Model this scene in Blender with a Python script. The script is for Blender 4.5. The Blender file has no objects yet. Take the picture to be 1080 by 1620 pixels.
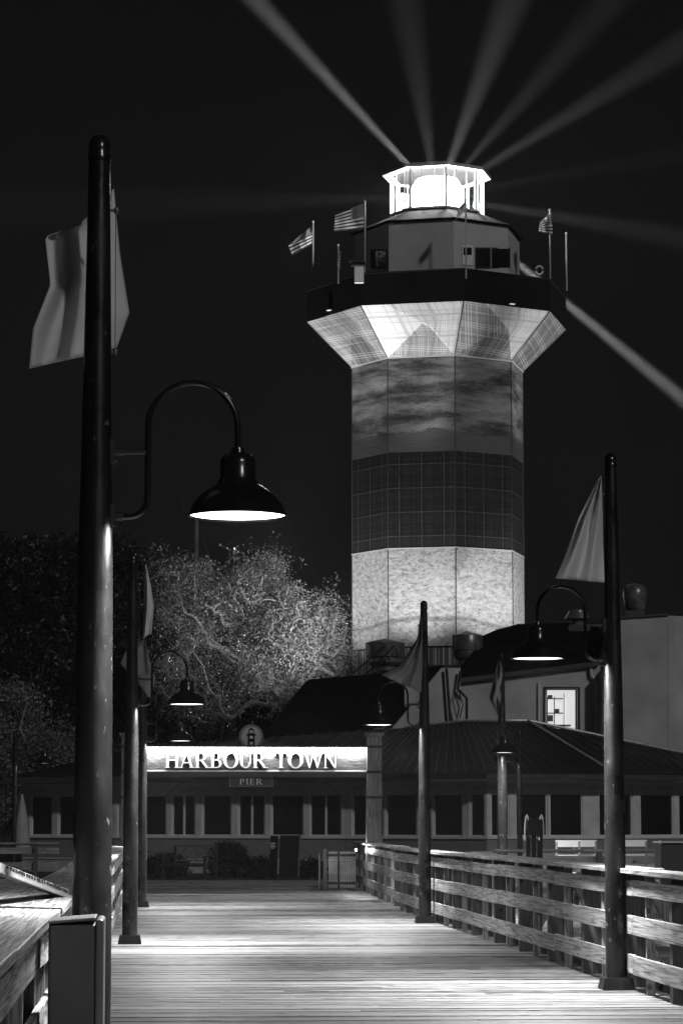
import bpy, bmesh, math, random
import numpy as np
from mathutils import Vector, Matrix, Euler
random.seed(7)
rng = np.random.default_rng(11)
PI = math.pi
S = bpy.context.scene
COL = S.collection

# ------------------------------------------------------------------ camera
F = 4300.0                      # focal length in photo pixels (photo 1080 x 1620)
TILT = math.atan(495 / F)
YAW = math.atan(305 * math.cos(TILT) / F)
cam_d = bpy.data.cameras.new("camera"); cam = bpy.data.objects.new("camera", cam_d); COL.objects.link(cam)
CAM = Vector((0, 0, 1.5))
cam.location = CAM
cam.rotation_euler = Euler((PI / 2 + TILT, 0, -YAW))
cam_d.sensor_fit = 'HORIZONTAL'; cam_d.sensor_width = 24; cam_d.lens = 24 * F / 1080
cam_d.clip_start = 0.1; cam_d.clip_end = 3000
cam_d.dof.use_dof = False
S.camera = cam
RM = cam.rotation_euler.to_matrix()

def ray(x, y):
    return RM @ Vector(((x - 540) / F, (810 - y) / F, -1))
def P(x, y, Y):
    "world point seen at photo pixel (x, y) at world depth Y"
    d = ray(x, y); return CAM + d * (Y / d.y)
def G(x, y, z=0.0):
    "world point at height z seen at photo pixel"
    d = ray(x, y); return CAM + d * ((z - CAM.z) / d.z)

# ------------------------------------------------------------------ world, fill sun, exposure
w = bpy.data.worlds.new("World"); S.world = w; w.use_nodes = True
nt = w.node_tree; nt.nodes.clear()
out = nt.nodes.new('ShaderNodeOutputWorld'); bg = nt.nodes.new('ShaderNodeBackground')
tc = nt.nodes.new('ShaderNodeTexCoord'); sp = nt.nodes.new('ShaderNodeSeparateXYZ'); rp = nt.nodes.new('ShaderNodeValToRGB')
nt.links.new(tc.outputs['Generated'], sp.inputs[0]); nt.links.new(sp.outputs['Z'], rp.inputs[0])
rp.color_ramp.elements[0].position = 0.0; rp.color_ramp.elements[0].color = (.0041, .0041, .0041, 1)
rp.color_ramp.elements[1].position = 0.5; rp.color_ramp.elements[1].color = (.0034, .0034, .0034, 1)
nt.links.new(rp.outputs[0], bg.inputs['Color']); bg.inputs['Strength'].default_value = 1.0
nt.links.new(bg.outputs[0], out.inputs[0])
fill_sun_d = bpy.data.lights.new("fill_sun", 'SUN'); fill_sun_d.energy = 0.52; fill_sun_d.angle = math.radians(3); fill_sun_d.color = (1, 1, 1)  # weak fill with no visible source, added to lift building fronts and trees
fill_sun = bpy.data.objects.new("fill_sun", fill_sun_d); COL.objects.link(fill_sun)
fill_sun.rotation_euler = Euler((math.radians(62), 0, math.radians(28)))
S.view_settings.view_transform = 'Standard'; S.view_settings.look = 'None'
S.view_settings.exposure = 0; S.view_settings.gamma = 1
S.cycles.use_denoising = True
S.cycles.max_bounces = 6; S.cycles.diffuse_bounces = 3; S.cycles.glossy_bounces = 3; S.cycles.transparent_max_bounces = 8
S.cycles.sample_clamp_indirect = 4.0
S.cycles.use_light_tree = True

# ------------------------------------------------------------------ materials
def newmat(name):
    m = bpy.data.materials.new(name); m.use_nodes = True
    n = m.node_tree.nodes; b = n['Principled BSDF']
    return m, n, m.node_tree.links, b
def g3(v): return (v, v, v, 1)
def simple(name, v, rough=.6, metal=0.0, var=.15, scale=3.0, bump=0.0, bscale=40, stretch=(1, 1, 1), spec=.5):
    m, n, l, b = newmat(name)
    tc = n.new('ShaderNodeTexCoord'); mp = n.new('ShaderNodeMapping'); mp.inputs['Scale'].default_value = stretch
    l.new(tc.outputs['Object'], mp.inputs[0])
    ns = n.new('ShaderNodeTexNoise'); ns.inputs['Scale'].default_value = scale; ns.inputs['Detail'].default_value = 6
    l.new(mp.outputs[0], ns.inputs['Vector'])
    r = n.new('ShaderNodeValToRGB')
    r.color_ramp.elements[0].position = .3; r.color_ramp.elements[0].color = g3(v * (1 - var))
    r.color_ramp.elements[1].position = .7; r.color_ramp.elements[1].color = g3(v * (1 + var))
    l.new(ns.outputs[0], r.inputs[0]); l.new(r.outputs[0], b.inputs['Base Color'])
    b.inputs['Roughness'].default_value = rough; b.inputs['Metallic'].default_value = metal
    b.inputs['Specular IOR Level'].default_value = spec
    if bump:
        n2 = n.new('ShaderNodeTexNoise'); n2.inputs['Scale'].default_value = bscale; n2.inputs['Detail'].default_value = 5
        l.new(mp.outputs[0], n2.inputs['Vector'])
        bp = n.new('ShaderNodeBump'); bp.inputs['Strength'].default_value = bump; bp.inputs['Distance'].default_value = .02
        l.new(n2.outputs[0], bp.inputs['Height']); l.new(bp.outputs[0], b.inputs['Normal'])
    return m
def emit(name, v, s):
    m, n, l, b = newmat(name)
    b.inputs['Base Color'].default_value = g3(v)
    b.inputs['Emission Color'].default_value = g3(1); b.inputs['Emission Strength'].default_value = s
    return m
def wood(name, lo, hi, axis='Y', attr=False, rough=.6, gscale=13.0, bump=.3):
    "weathered timber: long grain along one axis, knots, cathedral figure"
    m, n, l, b = newmat(name)
    tc = n.new('ShaderNodeTexCoord'); mp = n.new('ShaderNodeMapping')
    st = {'X': (.06, 1, 1), 'Y': (1, .022, 1), 'Z': (1, 1, .05)}[axis]
    add = n.new('ShaderNodeVectorMath'); add.operation = 'ADD'
    l.new(tc.outputs['Object'], add.inputs[0])
    if attr:
        at = n.new('ShaderNodeAttribute'); at.attribute_name = 'rnd'; rv = at.outputs['Fac']
    else:
        oi = n.new('ShaderNodeObjectInfo'); rv = oi.outputs['Random']
    mul = n.new('ShaderNodeMath'); mul.operation = 'MULTIPLY'; mul.inputs[1].default_value = 37.0
    l.new(rv, mul.inputs[0]); l.new(mul.outputs[0], add.inputs[1])
    mp.inputs['Scale'].default_value = st; l.new(add.outputs[0], mp.inputs[0])
    wv = n.new('ShaderNodeTexNoise'); wv.inputs['Scale'].default_value = gscale * 1.2; wv.inputs['Detail'].default_value = 3
    wv.inputs['Distortion'].default_value = .8
    l.new(mp.outputs[0], wv.inputs['Vector'])
    # rings from a slow noise -> cathedral grain
    m1 = n.new('ShaderNodeMath'); m1.operation = 'MULTIPLY'; m1.inputs[1].default_value = 34.0; l.new(wv.outputs[0], m1.inputs[0])
    m2 = n.new('ShaderNodeMath'); m2.operation = 'SINE'; l.new(m1.outputs[0], m2.inputs[0])
    fn = n.new('ShaderNodeTexNoise'); fn.inputs['Scale'].default_value = gscale * 9; fn.inputs['Detail'].default_value = 5
    l.new(mp.outputs[0], fn.inputs['Vector'])
    big = n.new('ShaderNodeTexNoise'); big.inputs['Scale'].default_value = 1.3; big.inputs['Detail'].default_value = 5
    l.new(add.outputs[0], big.inputs['Vector'])
    s1 = n.new('ShaderNodeMath'); s1.operation = 'MULTIPLY_ADD'; s1.inputs[1].default_value = .16; l.new(m2.outputs[0], s1.inputs[0]); l.new(fn.outputs[0], s1.inputs[2])
    s2 = n.new('ShaderNodeMath'); s2.operation = 'MULTIPLY_ADD'; s2.inputs[1].default_value = .55; l.new(big.outputs[0], s2.inputs[0]); l.new(s1.outputs[0], s2.inputs[2])
    src = s2.outputs[0]
    if attr:
        s3 = n.new('ShaderNodeMath'); s3.operation = 'MULTIPLY_ADD'; s3.inputs[1].default_value = .70; l.new(rv, s3.inputs[0]); l.new(src, s3.inputs[2])
        s4 = n.new('ShaderNodeMath'); s4.operation = 'SUBTRACT'; s4.inputs[1].default_value = .35; l.new(s3.outputs[0], s4.inputs[0]); src = s4.outputs[0]
    r = n.new('ShaderNodeValToRGB')
    r.color_ramp.elements[0].position = .48; r.color_ramp.elements[0].color = g3(lo)
    r.color_ramp.elements[1].position = 1.0; r.color_ramp.elements[1].color = g3(hi)
    l.new(src, r.inputs[0])
    # knots
    vo = n.new('ShaderNodeTexVoronoi'); vo.inputs['Scale'].default_value = 3.0
    l.new(add.outputs[0], vo.inputs['Vector'])
    kr = n.new('ShaderNodeValToRGB'); kr.color_ramp.elements[0].position = .06; kr.color_ramp.elements[0].color = g3(.25)
    kr.color_ramp.elements[1].position = .12; kr.color_ramp.elements[1].color = g3(1)
    l.new(vo.outputs['Distance'], kr.inputs[0])
    mx = n.new('ShaderNodeMix'); mx.data_type = 'RGBA'; mx.blend_type = 'MULTIPLY'; mx.inputs[0].default_value = 1
    l.new(r.outputs[0], mx.inputs[6]); l.new(kr.outputs[0], mx.inputs[7])
    l.new(mx.outputs[2], b.inputs['Base Color'])
    b.inputs['Roughness'].default_value = rough
    bp = n.new('ShaderNodeBump'); bp.inputs['Strength'].default_value = bump; bp.inputs['Distance'].default_value = .006
    l.new(s1.outputs[0], bp.inputs['Height']); l.new(bp.outputs[0], b.inputs['Normal'])
    return m

M = {}
M['deck'] = wood('deck_wood', .018, .45, 'X', True, .5)
M['rail'] = wood('rail_wood', .035, .46, 'Y')
M['railz'] = wood('rail_wood_upright', .04, .30, 'Z')
M['railx'] = wood('rail_wood_cross', .10, .34, 'X')
M['cap'] = wood('cap_wood', .06, .48, 'Y', rough=.55)
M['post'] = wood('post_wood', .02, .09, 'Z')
M['postlit'] = wood('lit_post_wood', .05, .26, 'Z')  # lighter copy of the post wood, lamplight put into its tone
M['black'] = simple('black_paint', .012, .22, 0, .3, 6, bump=.05, bscale=25, spec=.6)
M['pole'] = simple('pole_paint', .013, .34, 0, .5, 7, bump=.12, bscale=30, stretch=(1, 1, .3), spec=.45)
_n = M['pole'].node_tree.nodes; _l = M['pole'].node_tree.links; _b = _n['Principled BSDF']     # chips and salt flecks
_tc = _n.new('ShaderNodeTexCoord'); _mp = _n.new('ShaderNodeMapping'); _mp.inputs['Scale'].default_value = (1, 1, .55); _l.new(_tc.outputs['Object'], _mp.inputs[0])
_nz = _n.new('ShaderNodeTexNoise'); _nz.inputs['Scale'].default_value = 26; _nz.inputs['Detail'].default_value = 4; _l.new(_mp.outputs[0], _nz.inputs['Vector'])
_rr = _n.new('ShaderNodeValToRGB'); _rr.color_ramp.elements[0].position = .66; _rr.color_ramp.elements[0].color = g3(0); _rr.color_ramp.elements[1].position = .72; _rr.color_ramp.elements[1].color = g3(1); _l.new(_nz.outputs[0], _rr.inputs[0])
_mx = _n.new('ShaderNodeMix'); _mx.data_type = 'RGBA'; _l.new(_rr.outputs[0], _mx.inputs[0]); _l.new(_b.inputs['Base Color'].links[0].from_socket, _mx.inputs[6]); _mx.inputs[7].default_value = g3(.12); _l.new(_mx.outputs[2], _b.inputs['Base Color'])
_n2 = _n.new('ShaderNodeTexNoise'); _n2.inputs['Scale'].default_value = 5; _n2.inputs['Detail'].default_value = 6; _l.new(_mp.outputs[0], _n2.inputs['Vector'])
_r2 = _n.new('ShaderNodeMapRange'); _r2.inputs[1].default_value = .35; _r2.inputs[2].default_value = .65; _r2.inputs[3].default_value = .22; _r2.inputs[4].default_value = .5; _l.new(_n2.outputs[0], _r2.inputs[0]); _l.new(_r2.outputs[0], _b.inputs['Roughness'])
M['steel'] = simple('galvanised_steel', .20, .33, .45, .45, 3)
M['iron'] = simple('dark_iron', .03, .5, .3, .3, 8)
M['shadein'] = simple('white_enamel', .8, .4)
M['lens'] = emit('lamp_lens', .9, 5)
M['lensdim'] = emit('dim_lamp_lens', .9, 3)
M['siding'] = simple('painted_siding', .68, .55, 0, .16, 2.5, bump=.1, bscale=20)
M['trim'] = simple('painted_trim', .78, .5, 0, .06, 4)
M['lowwall'] = simple('lower_wall_darker', .26, .6, 0, .15, 2)  # siding in a darker tone below the window sills
M['stucco'] = simple('stucco', .50, .8, 0, .28, .55, bump=.5, bscale=18)
M['darkwall'] = simple('dark_painted_wall', .06, .7, 0, .2, 1.5, bump=.2)
M['roof'] = simple('dark_metal_roof', .007, .5, .0, .35, 1.2, bump=.1, bscale=3, spec=.1)
M['seam'] = simple('roof_seam_metal', .022, .4, .0, .3, 2, spec=.4)
M['shingle'] = simple('dark_shingle', .004, .9, 0, .3, 2, bump=.6, bscale=12, spec=.1)
M['plinth'] = simple('pale_plinth', .55, .7, 0, .25, 3)
M['water'] = simple('harbour_water', .008, .12, 0, .3, .5, bump=.5, bscale=3, spec=.5)
M['ground'] = simple('paving', .04, .8, 0, .3, 1.0, bump=.3)
M['glass'] = simple('window_glass', .007, .07, 0, .8, 1.1, spec=.7)  # mottled base colour stands for faint reflections in the panes
M['bark'] = simple('bark', .22, .85, 0, .35, 6, bump=.6, bscale=20)
M['cloth'] = None

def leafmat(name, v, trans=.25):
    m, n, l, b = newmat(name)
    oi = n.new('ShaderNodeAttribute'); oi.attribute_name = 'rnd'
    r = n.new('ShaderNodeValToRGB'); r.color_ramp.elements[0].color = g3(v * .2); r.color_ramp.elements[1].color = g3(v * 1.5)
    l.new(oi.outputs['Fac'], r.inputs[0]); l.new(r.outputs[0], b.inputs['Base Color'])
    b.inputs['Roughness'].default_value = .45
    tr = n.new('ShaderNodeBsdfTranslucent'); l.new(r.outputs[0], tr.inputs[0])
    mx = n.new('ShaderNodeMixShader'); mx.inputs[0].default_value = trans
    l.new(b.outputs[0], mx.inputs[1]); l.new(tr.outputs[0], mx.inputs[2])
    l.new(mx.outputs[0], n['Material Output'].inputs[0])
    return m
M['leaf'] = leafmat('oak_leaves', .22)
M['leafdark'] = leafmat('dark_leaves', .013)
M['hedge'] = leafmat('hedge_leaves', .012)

def clothmat(name, v, alpha=1.0, trans=.45, pattern=None):
    m, n, l, b = newmat(name)
    col = None
    if pattern:
        col = pattern(n, l)
        l.new(col, b.inputs['Base Color'])
    else:
        b.inputs['Base Color'].default_value = g3(v)
    b.inputs['Roughness'].default_value = .85; b.inputs['Specular IOR Level'].default_value = .1
    tr = n.new('ShaderNodeBsdfTranslucent'); tr.inputs[0].default_value = g3(v)
    if col: l.new(col, tr.inputs[0])
    mx = n.new('ShaderNodeMixShader'); mx.inputs[0].default_value = trans
    l.new(b.outputs[0], mx.inputs[1]); l.new(tr.outputs[0], mx.inputs[2])
    fin = mx.outputs[0]
    if alpha < 1:
        tp = n.new('ShaderNodeBsdfTransparent'); m2 = n.new('ShaderNodeMixShader'); m2.inputs[0].default_value = 1 - alpha
        l.new(fin, m2.inputs[1]); l.new(tp.outputs[0], m2.inputs[2]); fin = m2.outputs[0]
    l.new(fin, n['Material Output'].inputs[0])
    return m
def math_(n, l, op, a, b=None, c=None):
    x = n.new('ShaderNodeMath'); x.operation = op
    for i, v in enumerate((a, b, c)):
        if v is None: continue
        if isinstance(v, (int, float)): x.inputs[i].default_value = v
        else: l.new(v, x.inputs[i])
    return x.outputs[0]
def uvxy(n, l):
    u = n.new('ShaderNodeUVMap'); s = n.new('ShaderNodeSeparateXYZ'); l.new(u.outputs[0], s.inputs[0]); return s.outputs[0], s.outputs[1]
def lerpcol(n, l, fac, a, b):
    mx = n.new('ShaderNodeMix'); mx.data_type = 'RGBA'
    if isinstance(fac, (int, float)): mx.inputs[0].default_value = fac
    else: l.new(fac, mx.inputs[0])
    for i, v in ((6, a), (7, b)):
        if isinstance(v, (int, float)): mx.inputs[i].default_value = g3(v)
        else: l.new(v, mx.inputs[i])
    return mx.outputs[2]
def us_pattern(n, l):
    u, v = uvxy(n, l)
    st = math_(n, l, 'LESS_THAN', math_(n, l, 'MODULO', math_(n, l, 'MULTIPLY', v, 13.0), 2.0), 1.0)
    stripes = lerpcol(n, l, st, .85, .07)
    can = math_(n, l, 'MULTIPLY', math_(n, l, 'LESS_THAN', u, .42), math_(n, l, 'GREATER_THAN', v, .46))
    # stars: dots on a lattice
    fu = math_(n, l, 'SUBTRACT', math_(n, l, 'FRACT', math_(n, l, 'MULTIPLY', u, 14.0)), .5)
    fv = math_(n, l, 'SUBTRACT', math_(n, l, 'FRACT', math_(n, l, 'MULTIPLY', v, 13.0)), .5)
    dd = math_(n, l, 'ADD', math_(n, l, 'MULTIPLY', fu, fu), math_(n, l, 'MULTIPLY', fv, fv))
    star = lerpcol(n, l, math_(n, l, 'LESS_THAN', dd, .07), .06, .8)
    return lerpcol(n, l, can, stripes, star)
def saltire_pattern(n, l):
    u, v = uvxy(n, l)
    a = math_(n, l, 'LESS_THAN', math_(n, l, 'ABSOLUTE', math_(n, l, 'SUBTRACT', u, v)), .13)
    b = math_(n, l, 'LESS_THAN', math_(n, l, 'ABSOLUTE', math_(n, l, 'SUBTRACT', math_(n, l, 'ADD', u, v), 1.0)), .13)
    return lerpcol(n, l, math_(n, l, 'MAXIMUM', a, b), .07, .55)
M['flag'] = clothmat('pale_flag_cloth', .92, 1, .2)
M['flagthin'] = clothmat('thin_flag_cloth', .32, 1, .3)
M['usflag'] = clothmat('striped_flag_cloth', .8, 1, .4, us_pattern)
M['saltire'] = clothmat('crossed_flag_cloth', .5, 1, .4, saltire_pattern)

# ------------------------------------------------------------------ mesh builder
class MB:
    def __init__(s): s.v = []; s.f = []; s.uv = []; s.r = []
    def add(s, vs, fs, uvs=None, rnd=0.0):
        o = len(s.v); s.v += [tuple(v) for v in vs]
        for i, f in enumerate(fs):
            s.f.append([k + o for k in f]); s.uv.append(uvs[i] if uvs else None); s.r.append(rnd)
        return s
    def box(s, c, d, rz=0, rx=0, ry=0, rnd=0.0, taper=1.0):
        R = Euler((rx, ry, rz)).to_matrix(); c = Vector(c); hx, hy, hz = d[0] / 2, d[1] / 2, d[2] / 2
        vs = []
        for z, t in ((-hz, 1), (hz, taper)):
            for x, y in ((-hx, -hy), (hx, -hy), (hx, hy), (-hx, hy)): vs.append(c + R @ Vector((x * t, y * t, z)))
        return s.add(vs, [(3, 2, 1, 0), (4, 5, 6, 7), (0, 1, 5, 4), (1, 2, 6, 5), (2, 3, 7, 6), (3, 0, 4, 7)], rnd=rnd)
    def bb(s, x0, x1, y0, y1, z0, z1, rnd=0.0):
        return s.box(((x0 + x1) / 2, (y0 + y1) / 2, (z0 + z1) / 2), (abs(x1 - x0), abs(y1 - y0), abs(z1 - z0)), rnd=rnd)
    def beam(s, a, b, wdt, hgt, rnd=0.0):
        "box from a to b"
        a = Vector(a); b = Vector(b); d = (b - a); L = d.length; d.normalize()
        up = Vector((0, 0, 1)) if abs(d.z) < .99 else Vector((0, 1, 0))
        sx = d.cross(up).normalized(); sz = sx.cross(d).normalized()
        vs = []
        for p in (a, b):
            for i, j in ((-1, -1), (1, -1), (1, 1), (-1, 1)): vs.append(p + sx * (i * wdt / 2) + sz * (j * hgt / 2))
        return s.add(vs, [(0, 1, 2, 3), (7, 6, 5, 4), (0, 4, 5, 1), (1, 5, 6, 2), (2, 6, 7, 3), (3, 7, 4, 0)], rnd=rnd)
    def tube(s, pts, r, n=10, cap=True):
        pts = [Vector(p) for p in pts]; rings = []; prev = None
        rr = r if isinstance(r, (list, tuple)) else [r] * len(pts)
        for i, p in enumerate(pts):
            t = (pts[min(i + 1, len(pts) - 1)] - pts[max(i - 1, 0)]).normalized()
            if prev is None:
                up = Vector((0, 0, 1)) if abs(t.z) < .9 else Vector((1, 0, 0)); a = t.cross(up).normalized()
            else:
                a = (prev - t * prev.dot(t)).normalized()
            b = t.cross(a); prev = a
            rings.append([p + (a * math.cos(2 * PI * k / n) + b * math.sin(2 * PI * k / n)) * rr[i] for k in range(n)])
        vs = [v for q in rings for v in q]; fs = []
        for i in range(len(pts) - 1):
            for k in range(n): fs.append((i * n + k, i * n + (k + 1) % n, (i + 1) * n + (k + 1) % n, (i + 1) * n + k))
        if cap: fs.append(tuple(range(n))[::-1]); fs.append(tuple((len(pts) - 1) * n + k for k in range(n)))
        return s.add(vs, fs)
    def lathe(s, prof, n=28, c=(0, 0, 0), phase=0.0, capb=False, capt=False, uv=False):
        vs = []; fs = []; uvs = []
        for r, z in prof:
            for k in range(n):
                a = phase + 2 * PI * k / n; vs.append((c[0] + r * math.sin(a), c[1] - r * math.cos(a), c[2] + z))
        for i in range(len(prof) - 1):
            for k in range(n):
                fs.append((i * n + k, i * n + (k + 1) % n, (i + 1) * n + (k + 1) % n, (i + 1) * n + k))
                uvs.append([(k, 0), (k + 1, 0), (k + 1, 1), (k, 1)])
        if capb: fs.append(tuple(range(n))[::-1]); uvs.append([(0, 0)] * n)
        if capt: fs.append(tuple((len(prof) - 1) * n + k for k in range(n))); uvs.append([(0, 0)] * n)
        return s.add(vs, fs, uvs if uv else None)
    def prism(s, poly, d):
        "solid from a planar 3D polygon pushed along vector d"
        p = [Vector(q) for q in poly]; d = Vector(d); n = len(p)
        vs = p + [q + d for q in p]
        fs = [tuple(range(n)), tuple(range(2 * n - 1, n - 1, -1))] + [(i, i + n, (i + 1) % n + n, (i + 1) % n) for i in range(n)]
        return s.add(vs, fs)
    def build(s, name, mat, parent=None, smooth=False, kind=None, bevel=0, rnd=False, loc=None):
        me = bpy.data.meshes.new(name); me.from_pydata(s.v, [], s.f)
        if any(u is not None for u in s.uv):
            ul = me.uv_layers.new(name="UVMap"); k = 0
            for i, f in enumerate(s.f):
                for j in range(len(f)):
                    if s.uv[i]: ul.data[k].uv = s.uv[i][j]
                    k += 1
        if rnd:
            a = me.attributes.new('rnd', 'FLOAT', 'FACE'); a.data.foreach_set('value', s.r)
        bm = bmesh.new(); bm.from_mesh(me); bmesh.ops.recalc_face_normals(bm, faces=bm.faces); bm.to_mesh(me); bm.free()
        if smooth:
            me.polygons.foreach_set('use_smooth', [True] * len(me.polygons)); me.set_sharp_from_angle(angle=math.radians(38))
        me.materials.append(mat); me.update()
        o = bpy.data.objects.new(name, me); COL.objects.link(o)
        if parent is not None: o.parent = parent
        if loc is not None: o.location = loc
        if kind: o['kind'] = kind
        if bevel:
            b = o.modifiers.new('bevel', 'BEVEL'); b.width = bevel; b.segments = 2; b.limit_method = 'ANGLE'
        return o

def tag(o, label=None, cat=None, group=None, kind=None):
    if label: o['label'] = label
    if cat: o['category'] = cat
    if group: o['group'] = group
    if kind: o['kind'] = kind
    return o
def thing(name, label, cat, loc=(0, 0, 0), rz=0, group=None):
    o = bpy.data.objects.new(name, None); COL.objects.link(o); o.location = loc; o.rotation_euler = (0, 0, rz)
    o.empty_display_size = .2
    return tag(o, label, cat, group)
def kids(o): return [c for c in bpy.data.objects if c.parent == o]
def copy_tree(o, parent=None):
    c = o.copy(); COL.objects.link(c)
    if parent is not None: c.parent = parent
    for ch in kids(o): copy_tree(ch, c)
    return c
def area(name, loc, size, power, direction=(0, 0, -1), shape='DISK', sy=None, spread=180, parent=None):
    d = bpy.data.lights.new(name, 'AREA'); d.shape = shape; d.size = size
    if sy: d.size_y = sy
    d.energy = power; d.spread = math.radians(spread)
    o = bpy.data.objects.new(name, d); COL.objects.link(o); o.location = loc
    o.rotation_euler = Vector(direction).to_track_quat('-Z', 'Y').to_euler()
    if parent is not None: o.parent = parent
    return o
def spot(name, loc, target, power, ang=60, blend=.6, rad=.15):
    d = bpy.data.lights.new(name, 'SPOT'); d.energy = power; d.spot_size = math.radians(ang); d.spot_blend = blend; d.shadow_soft_size = rad
    o = bpy.data.objects.new(name, d); COL.objects.link(o); o.location = loc
    o.rotation_euler = (Vector(target) - Vector(loc)).to_track_quat('-Z', 'Y').to_euler(); return o
# ================================================================== SETTING
m = MB(); m.bb(-140, 140, -12, 240, -2.6, -2.5); m.build('water', M['water'], kind='structure')
m = MB(); m.bb(-139, 139, 74.2, 239, -2.3, -.06); m.build('ground', M['ground'], kind='structure')

# deck: cross planks, each its own slightly uneven board in one sheet
m = MB(); y = 3.0
while y < 74.0:
    x0, x1 = -.60, 4.62
    if y > 50: x1 = 4.62 + (y - 50) * .035; x0 = -.8
    if y > 61.5: x1 = 9.5; x0 = -3.5
    bn = .5 + .5 * math.sin(y * 2.3 + 2 * math.sin(y * .71) + 3 * math.sin(y * .13)); dz = random.uniform(-.0035, .0035); wd = .134
    cut = random.uniform(x0 + 1, x1 - 1) if random.random() < .5 else None
    segs = [(x0, x1)] if cut is None else [(x0, cut - .002), (cut + .002, x1)]
    for a, b in segs:
        m.box(((a + b) / 2, y + wd / 2, -.02 + dz), (b - a, wd, .04), rx=random.uniform(-.012, .012), rnd=.62 * random.random() + .38 * bn)
    y += .1455
m.build('pier_deck', M['deck'], kind='structure', rnd=True)
m = MB()
for x in (-.3, 1.2, 2.8, 4.3): m.bb(x - .1, x + .1, 3, 73.9, -.34, -.045)
m.bb(-.6, 4.6, 3.0, 3.08, -.34, -.05)
for y in range(6, 74, 6):
    for x in (-.1, 4.1): m.bb(x - .15, x + .15, y - .15, y + .15, -2.6, -.35)
m.build('pier_deck_beams', M['post'], kind='structure')
m = MB(); m.bb(-.75, 4.7, 53.9, 54.0, -.002, .012); m.build('threshold_strip', M['steel'], kind='structure')

# side docks
m = MB(); y = 30.0
while y < 63.5:
    m.bb(5.6, 17, y, y + .138, -.24, -.2, rnd=random.random()); y += .1455
m.build('side_dock_right', M['deck'], kind='structure', rnd=True)
m = MB(); y = 58.0
while y < 74:
    m.bb(-14, -1.7, y, y + .138, -.1, -.06, rnd=random.random()); y += .1455
m.build('side_dock_left', M['deck'], kind='structure', rnd=True)

# ================================================================== LAMP POSTS
def make_lamp_post(label, height=4.85, flagfit=True):
    t = thing('lamp_post', label, 'lamp post', group=None)
    m = MB(); m.lathe([(.098, .0), (.097, 1.0), (.088, 2.6), (.066, 4.0), (.053, 4.85)] if height > 4 else [(.06, 0), (.05, height)], 28, capt=True)
    m.build('pole', M['pole'], t, smooth=True)
    r = .053 if height > 4 else .05
    m = MB(); m.lathe([(r + .004, height - .03), (r + .006, height), (r + .001, height + .012), (r + .004, height + .03), (r, height + .07), (r * .6, height + .1), (.001, height + .11)], 24)
    m.build('finial', M['black'], t, smooth=True)
    m = MB(); m.box((0, 0, .055), (.30, .30, .11), taper=.86)
    for i in (-1, 1):
        for j in (-1, 1): m.tube([(i * .02, -.148, .055 + j * .018), (i * .02, -.135, .055 + j * .018)], .006, 6)
    m.build('base_shoe', M['black'], t, bevel=.006)
    m = MB(); m.box((.0, -.094, .62), (.05, .012, .14)); m.tube([(0, -.1, .665), (0, -.104, .665)], .006, 6); m.build('access_plate', M['black'], t, bevel=.003)
    # brackets
    for z in (3.02, 3.345):
        m = MB(); rp = .078 if height > 4 else .05
        m.bb(rp - .02, rp + .012, -.035, .035, z - .06, z + .06)
        m.tube([(rp, 0, z), (.135, 0, z)], .022, 12)
        for dz in (-.045, .045): m.tube([(rp, 0, z + dz), (rp + .028, 0, z + dz)], .008, 6)
        if z > 3.1: m.tube([(.11, 0, z), (.252, 0, z)], .0145, 12)
        m.build('bracket', M['iron'], t, smooth=True)
    pts = [(.1, 0, 3.02), (.16, 0, 3.02)]
    for k in range(1, 9):
        a = -PI / 2 + k * PI / 16; pts.append((.16 + .095 * math.cos(a), 0, 3.115 + .095 * math.sin(a)))
    pts += [(.255, 0, 3.25), (.255, 0, 3.40), (.255, 0, 3.47)]
    for k in range(1, 20):
        a = PI - k * PI / 20; pts.append((.478 + .223 * math.cos(a), 0, 3.475 + .223 * math.sin(a)))
    pts += [(.701, 0, 3.47), (.703, 0, 3.34)]
    m = MB(); m.tube(pts, .0155, 12); m.build('gooseneck', M['black'], t, smooth=True)
    m = MB()
    prof = [(.015, 3.375), (.03, 3.37), (.035, 3.345), (.07, 3.335), (.086, 3.315), (.09, 3.29), (.09, 3.215), (.096, 3.205), (.105, 3.185),
            (.12, 3.178), (.185, 3.135), (.222, 3.09), (.238, 3.05), (.246, 3.036), (.249, 3.028), (.246, 3.024), (.238, 3.032), (.21, 3.08), (.16, 3.13), (.06, 3.17), (.001, 3.175)]
    m.lathe([(r_, z) for r_, z in prof], 40, c=(.703, 0, 0)); sh = m.build('lamp_shade', M['black'], t, smooth=True)
    m = MB(); m.lathe([(.001, 3.040), (.15, 3.038), (.238, 3.034), (.238, 3.040), (.001, 3.05)], 40, c=(.703, 0, 0)); m.build('lens', M['lens'], sh, smooth=True)
    if flagfit:
        m = MB()
        for z in (4.57, 3.85): m.tube([(.05, 0, z), (.085, 0, z)], .008, 6); m.lathe([(.006, -.02), (.014, -.01), (.014, .01), (.006, .02)], 8, c=(.088, 0, z))
        m.tube([(.084, 0, 4.57), (.087, 0, 3.85)], .0022, 5)
        m.build('halyard', M['steel'], t, smooth=True)
    return t
L1 = P(145, 1450, 13.45); L1.z = 0
KP = 1.55
posts = [
    (L1, 0, 150, 'nearest black lamp post at left, its base hidden by the dark cabinet'),
    (G(205, 1494), 0, 230, 'second lamp post along the left railing, its square shoe on the deck'),
    (G(223, 1436), 0, 150, 'farthest lamp post on the left side of the pier, nearly hidden behind the second'),
    (G(975, 1566), PI, 230, 'tall lamp post at right with the largest of the right hand lamps'),
    (G(672, 1461), PI, 190, 'lamp post standing between the sign and the lit tower base on the right railing'),
    (P(795, 1385, 51), PI + 1.5, 120, 'brightly lit lamp post beyond the right railing carrying the crossed flag'),
]
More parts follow.
